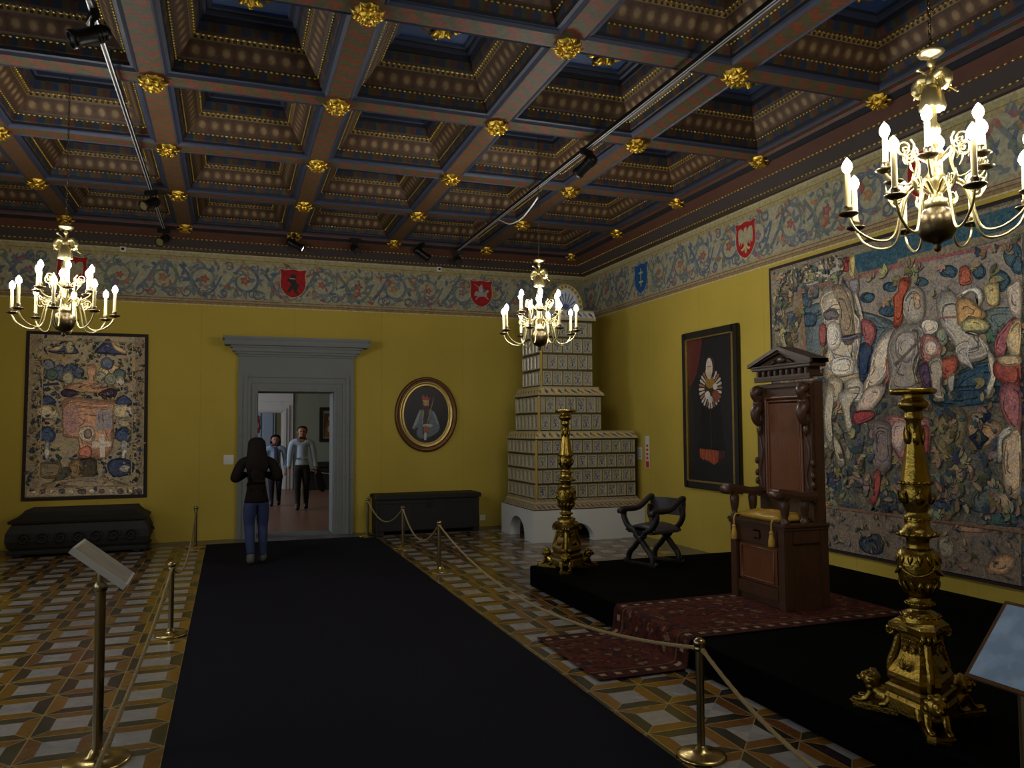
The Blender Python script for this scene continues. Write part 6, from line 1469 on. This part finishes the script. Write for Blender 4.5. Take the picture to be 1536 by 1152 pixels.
    # hands: five separate fingers each
    for n,s in (('L',-1),('R',1)):
        w=Vector(J['wr'+n][0]); pm=Vector(J['palm'+n][0]); d=(pm-w).normalized(); side=d.cross(Vector((s,0,0)))
        side=side.normalized() if side.length>.2 else Vector((0,-1,0)); curl=d.cross(side).normalized(); curl=curl if curl.x*s<0 else -curl
        for k,(o_,l) in enumerate(((-.015,.036),(-.005,.042),(.005,.04),(.014,.033))):
            a=pm+side*o_*H+d*.008*H; b.tube(spl([a,a+d*l*.5*H+curl*.004*H,a+d*l*.85*H+curl*.014*H,a+d*l*H+curl*.024*H],3),[.0058*H]*9+[.0035*H],7)
        a=w+d*.012*H; b.tube(spl([a,a+side*-.02*H+d*.014*H+curl*.008*H,a+side*-.024*H+d*.03*H+curl*.018*H],3),.006*H,7)
    # face
    hc=Vector(J['cran'][0]); r=.056*H
    fy=hc.y-.055*H; ez=.915*H
    b.tube([(0,fy+.004*H,ez+.004*H),(0,fy-.010*H,ez-.016*H),(0,fy-.004*H,ez-.022*H)],[.006*H,.009*H,.006*H],8)
    for s in (-1,1): b.sph((s*.052*H,hc.y+.004*H,ez-.006*H),(.008*H,.014*H,.02*H),8,6)
    b.sph((0,hc.y-.028*H,.866*H),(.026*H,.02*H,.018*H),10,7)
    for s in (-1,1): b.sph((s*.019*H,fy+.006*H,ez+.003*H),(.0085*H,.005*H,.005*H),8,6,1)
    b.sph((0,fy+.006*H,.879*H),(.016*H,.006*H,.004*H),8,6,2)
    for i,l in enumerate(labs): b.m[i]={'skin':0,'top':3,'bottom':4,'shoe':5}[l]
    obj('body',b,[SKIN,EYE,LIP,wear['top'][1],wear['bottom'][1],wear['shoe']],t)
    def garment(name,key,m,off):
        b=MB(); used={}; vs=[];fs=[]
        for f,l in zip(faces,labs):
            if l!=key: continue
            q=[]
            for k in f:
                if k not in used: used[k]=len(vs); vs.append(verts[k]+nr[k]*off*H)
                q.append(used[k])
            fs.append(q)
        b.add(vs,fs,0,True); o=obj(name,b,m,t)
        sd=o.modifiers.new('thickness','SOLIDIFY'); sd.thickness=.006; sd.offset=-1
        return o
    garment(wear['top'][0],'top',wear['top'][1],.007); garment(wear['bottom'][0],'bottom',wear['bottom'][1],.006)
    for s in (-1,1):
        b=MB()
        for f,l in zip(faces,labs):
            if l=='shoe' and sum(verts[k].x for k in f)*s>0: b.add([verts[k]+nr[k]*.007*H for k in f],[list(range(len(f)))],0,True)
        obj('shoe',b,wear['shoe'],t)
    b=MB(); hy=hc.y; hair(b,H,hy); obj('hair',b,wear['hair'],t)
    return t,J
def hair_long(b,H,y):
    rings=[]
    for z,rx,ry,dy in ((.985,.012,.012,.0),(.978,.04,.04,.0),(.955,.062,.06,.006),(.92,.068,.062,.012),(.88,.07,.052,.022),(.84,.078,.045,.034),(.80,.086,.036,.044),(.76,.088,.03,.048),(.73,.08,.026,.048),(.705,.06,.02,.046),(.695,.03,.012,.045)):
        rings.append([(rx*H*cos(2*PI*k/24)*(1+.05*cos(7*k)),(y/H+dy+ry*sin(2*PI*k/24)*(1 if sin(2*PI*k/24)>0 else .72 if z>.93 else .25))*H,z*H) for k in range(24)])
    b.loft(rings)
def hair_mid(b,H,y):
    rings=[]
    for z,rx,ry,dy in ((.99,.012,.012,.0),(.982,.042,.04,.0),(.955,.064,.06,.004),(.92,.07,.062,.012),(.88,.074,.05,.022),(.85,.07,.04,.03),(.83,.055,.03,.032)):
        rings.append([(rx*H*cos(2*PI*k/24),(y/H+dy+ry*sin(2*PI*k/24)*(1 if sin(2*PI*k/24)>0 else .8 if z>.945 else .2))*H,z*H) for k in range(24)])
    b.loft(rings)
def hair_short(b,H,y):
    rings=[]
    for z,rx,ry,dy in ((.986,.012,.012,.0),(.98,.036,.036,.002),(.962,.055,.052,.004),(.935,.0605,.054,.01),(.905,.06,.045,.018),(.89,.05,.034,.022)):
        rings.append([(rx*H*cos(2*PI*k/24),(y/H+dy+ry*sin(2*PI*k/24)*(1 if sin(2*PI*k/24)>0 else .85 if z>.955 else .1))*H,z*H) for k in range(24)])
    b.loft(rings)
DENIM=mat('blue_jeans',(34,46,84),.85,0,.2,60,.2); DKDENIM=mat('dark_jeans',(24,26,40),.85,0,.2,60,.2); TROUS=mat('dark_trousers',(22,23,30),.8,0,.15,40)
JACKET=mat('dark_brown_jacket',(26,21,17),.9,0,.2,30,.2,.1); SHIRT=mat('pale_blue_shirt',(168,186,206),.75,0,.06,20,.1); CARDI=mat('light_blue_cardigan',(140,166,194),.85,0,.1,60,.2); SCARF=mat('purple_scarf',(74,62,88),.9,0,.2,30,.2); SHOE=mat('dark_shoe',(20,18,18),.5,0,.1,12); SHOEG=mat('grey_shoe',(84,82,80),.6,0,.1,12)
# the woman seen from behind, walking to the doorway with her hands up at her chest
person('woman seen from behind in dark jacket and jeans walking to the doorway',(.31,9.95,.0085),PI+.12,1.52,
 dict(lean=-.012,waist=.068,armL=((-.175,.02,.655),(-.075,-.10,.69)),armR=((.175,.02,.655),(.075,-.10,.69)),
  legL=((-.052,-.03,.285),(-.05,.01,.05),(-.052,-.075,.022)),legR=((.052,-.012,.285),(.05,.075,.06),(.052,.01,.024))),
 dict(top=('dark_jacket',JACKET),bottom=('jeans',DENIM),shoe=SHOEG,hair=HAIRD,hem=.475,sleeve=.93),hair_long)
# man walking towards the camera in the next room
person('man in pale blue shirt and dark trousers walking beyond the doorway',(1.365,16.3,.0),-.06,1.69,
 dict(lean=-.006,armL=((-.138,.0,.63),(-.15,-.035,.49)),armR=((.136,.0,.63),(.158,-.02,.49)),
  legL=((-.05,-.035,.285),(-.048,-.03,.05),(-.05,-.115,.02)),legR=((.05,-.01,.285),(.048,.06,.055),(.05,-.02,.022))),
 dict(top=('shirt',SHIRT),bottom=('trousers',TROUS),shoe=SHOE,hair=HAIRG,hem=.525,sleeve=.93),hair_short)
mn=[o for o in COL.objects if o.name=='person.001'][0]
b=MB()
for s in (-1,1): b.loft([[(s*x,-.105-.012*cos(2*PI*k/8),1.425+h*sin(2*PI*k/8)) for k in range(8)] for x,h in ((.0,.012),(.03,.022),(.055,.03),(.06,.026))])
obj('bow_tie',b,TROUS,mn)
b=MB()
def dr(p): return Vector((1.365+p[0],16.3+p[1],p[2]))
rings=[]
for z,rx,ry,dx in ((.86,.035,.03,.0),(.80,.06,.045,.0),(.7,.085,.05,.0),(.6,.10,.05,.03),(.5,.09,.045,.06),(.43,.05,.03,.09),(.40,.02,.015,.10)):
    rings.append([dr((.30+dx+rx*cos(2*PI*k/14)*(1+.2*cos(3*k)),-.04+ry*sin(2*PI*k/14)*(1+.2*sin(5*k)),z-.06)) for k in range(14)])
b.loft(rings); tag(obj('carried_coat',b,TROUS),'dark coat hanging from the hand of the man in the pale shirt','coat')
w2,J2=person('woman with dark hair in a light blue cardigan and purple scarf following the man',(.905,17.3,.0),-.04,1.51,
 dict(lean=-.004,armL=((-.135,.01,.64),(-.13,-.06,.53)),armR=((.135,.01,.64),(.14,-.04,.50)),
  legL=((-.05,-.035,.285),(-.048,-.035,.05),(-.05,-.12,.02)),legR=((.05,-.005,.285),(.048,.065,.055),(.05,-.015,.022))),
 dict(top=('cardigan',CARDI),bottom=('jeans',DKDENIM),shoe=SHOE,hair=HAIRD,hem=.50,sleeve=.93),hair_mid)
b=MB(); b.tube([(.075*cos(2*PI*k/16),-.012+.065*sin(2*PI*k/16),1.265-.02*sin(2*PI*k/16)) for k in range(16)],.03,8,0,True)
b.loft([[(x+.03*cos(2*PI*k/10)*w,-.125+.014*sin(2*PI*k/10)+dy,z) for k in range(10)] for x,w,dy,z in ((.0,1,.045,1.23),(.01,1.3,.0,1.12),(.015,1.5,-.01,1.0),(.02,1.6,-.005,.88))])
obj('scarf',b,SCARF,w2)
# ------------------------------------------------------------------ light of the place
for (x,y,z,e,c) in NEXT:
    L=bpy.data.lights.new('next_room_daylight','AREA'); L.shape='RECTANGLE'; L.size=2.0; L.size_y=2.2; L.energy=e; L.color=c
    o=bpy.data.objects.new('next_room_daylight',L); COL.objects.link(o); o.location=(x,y,z); o.rotation_euler=Vector((1,0,-.15) if x<0 else (-1,0,-.15)).to_track_quat('-Z','Y').to_euler()
w=bpy.data.worlds.new('world'); SC.world=w; w.use_nodes=True; w.node_tree.nodes['Background'].inputs[0].default_value=(.5,.6,.75,1); w.node_tree.nodes['Background'].inputs[1].default_value=.02
vs=SC.view_settings; vs.view_transform='Standard'; vs.look='None'; vs.gamma=1; vs.exposure=EXPO
try: vs.use_curve_mapping=False
except Exception: pass
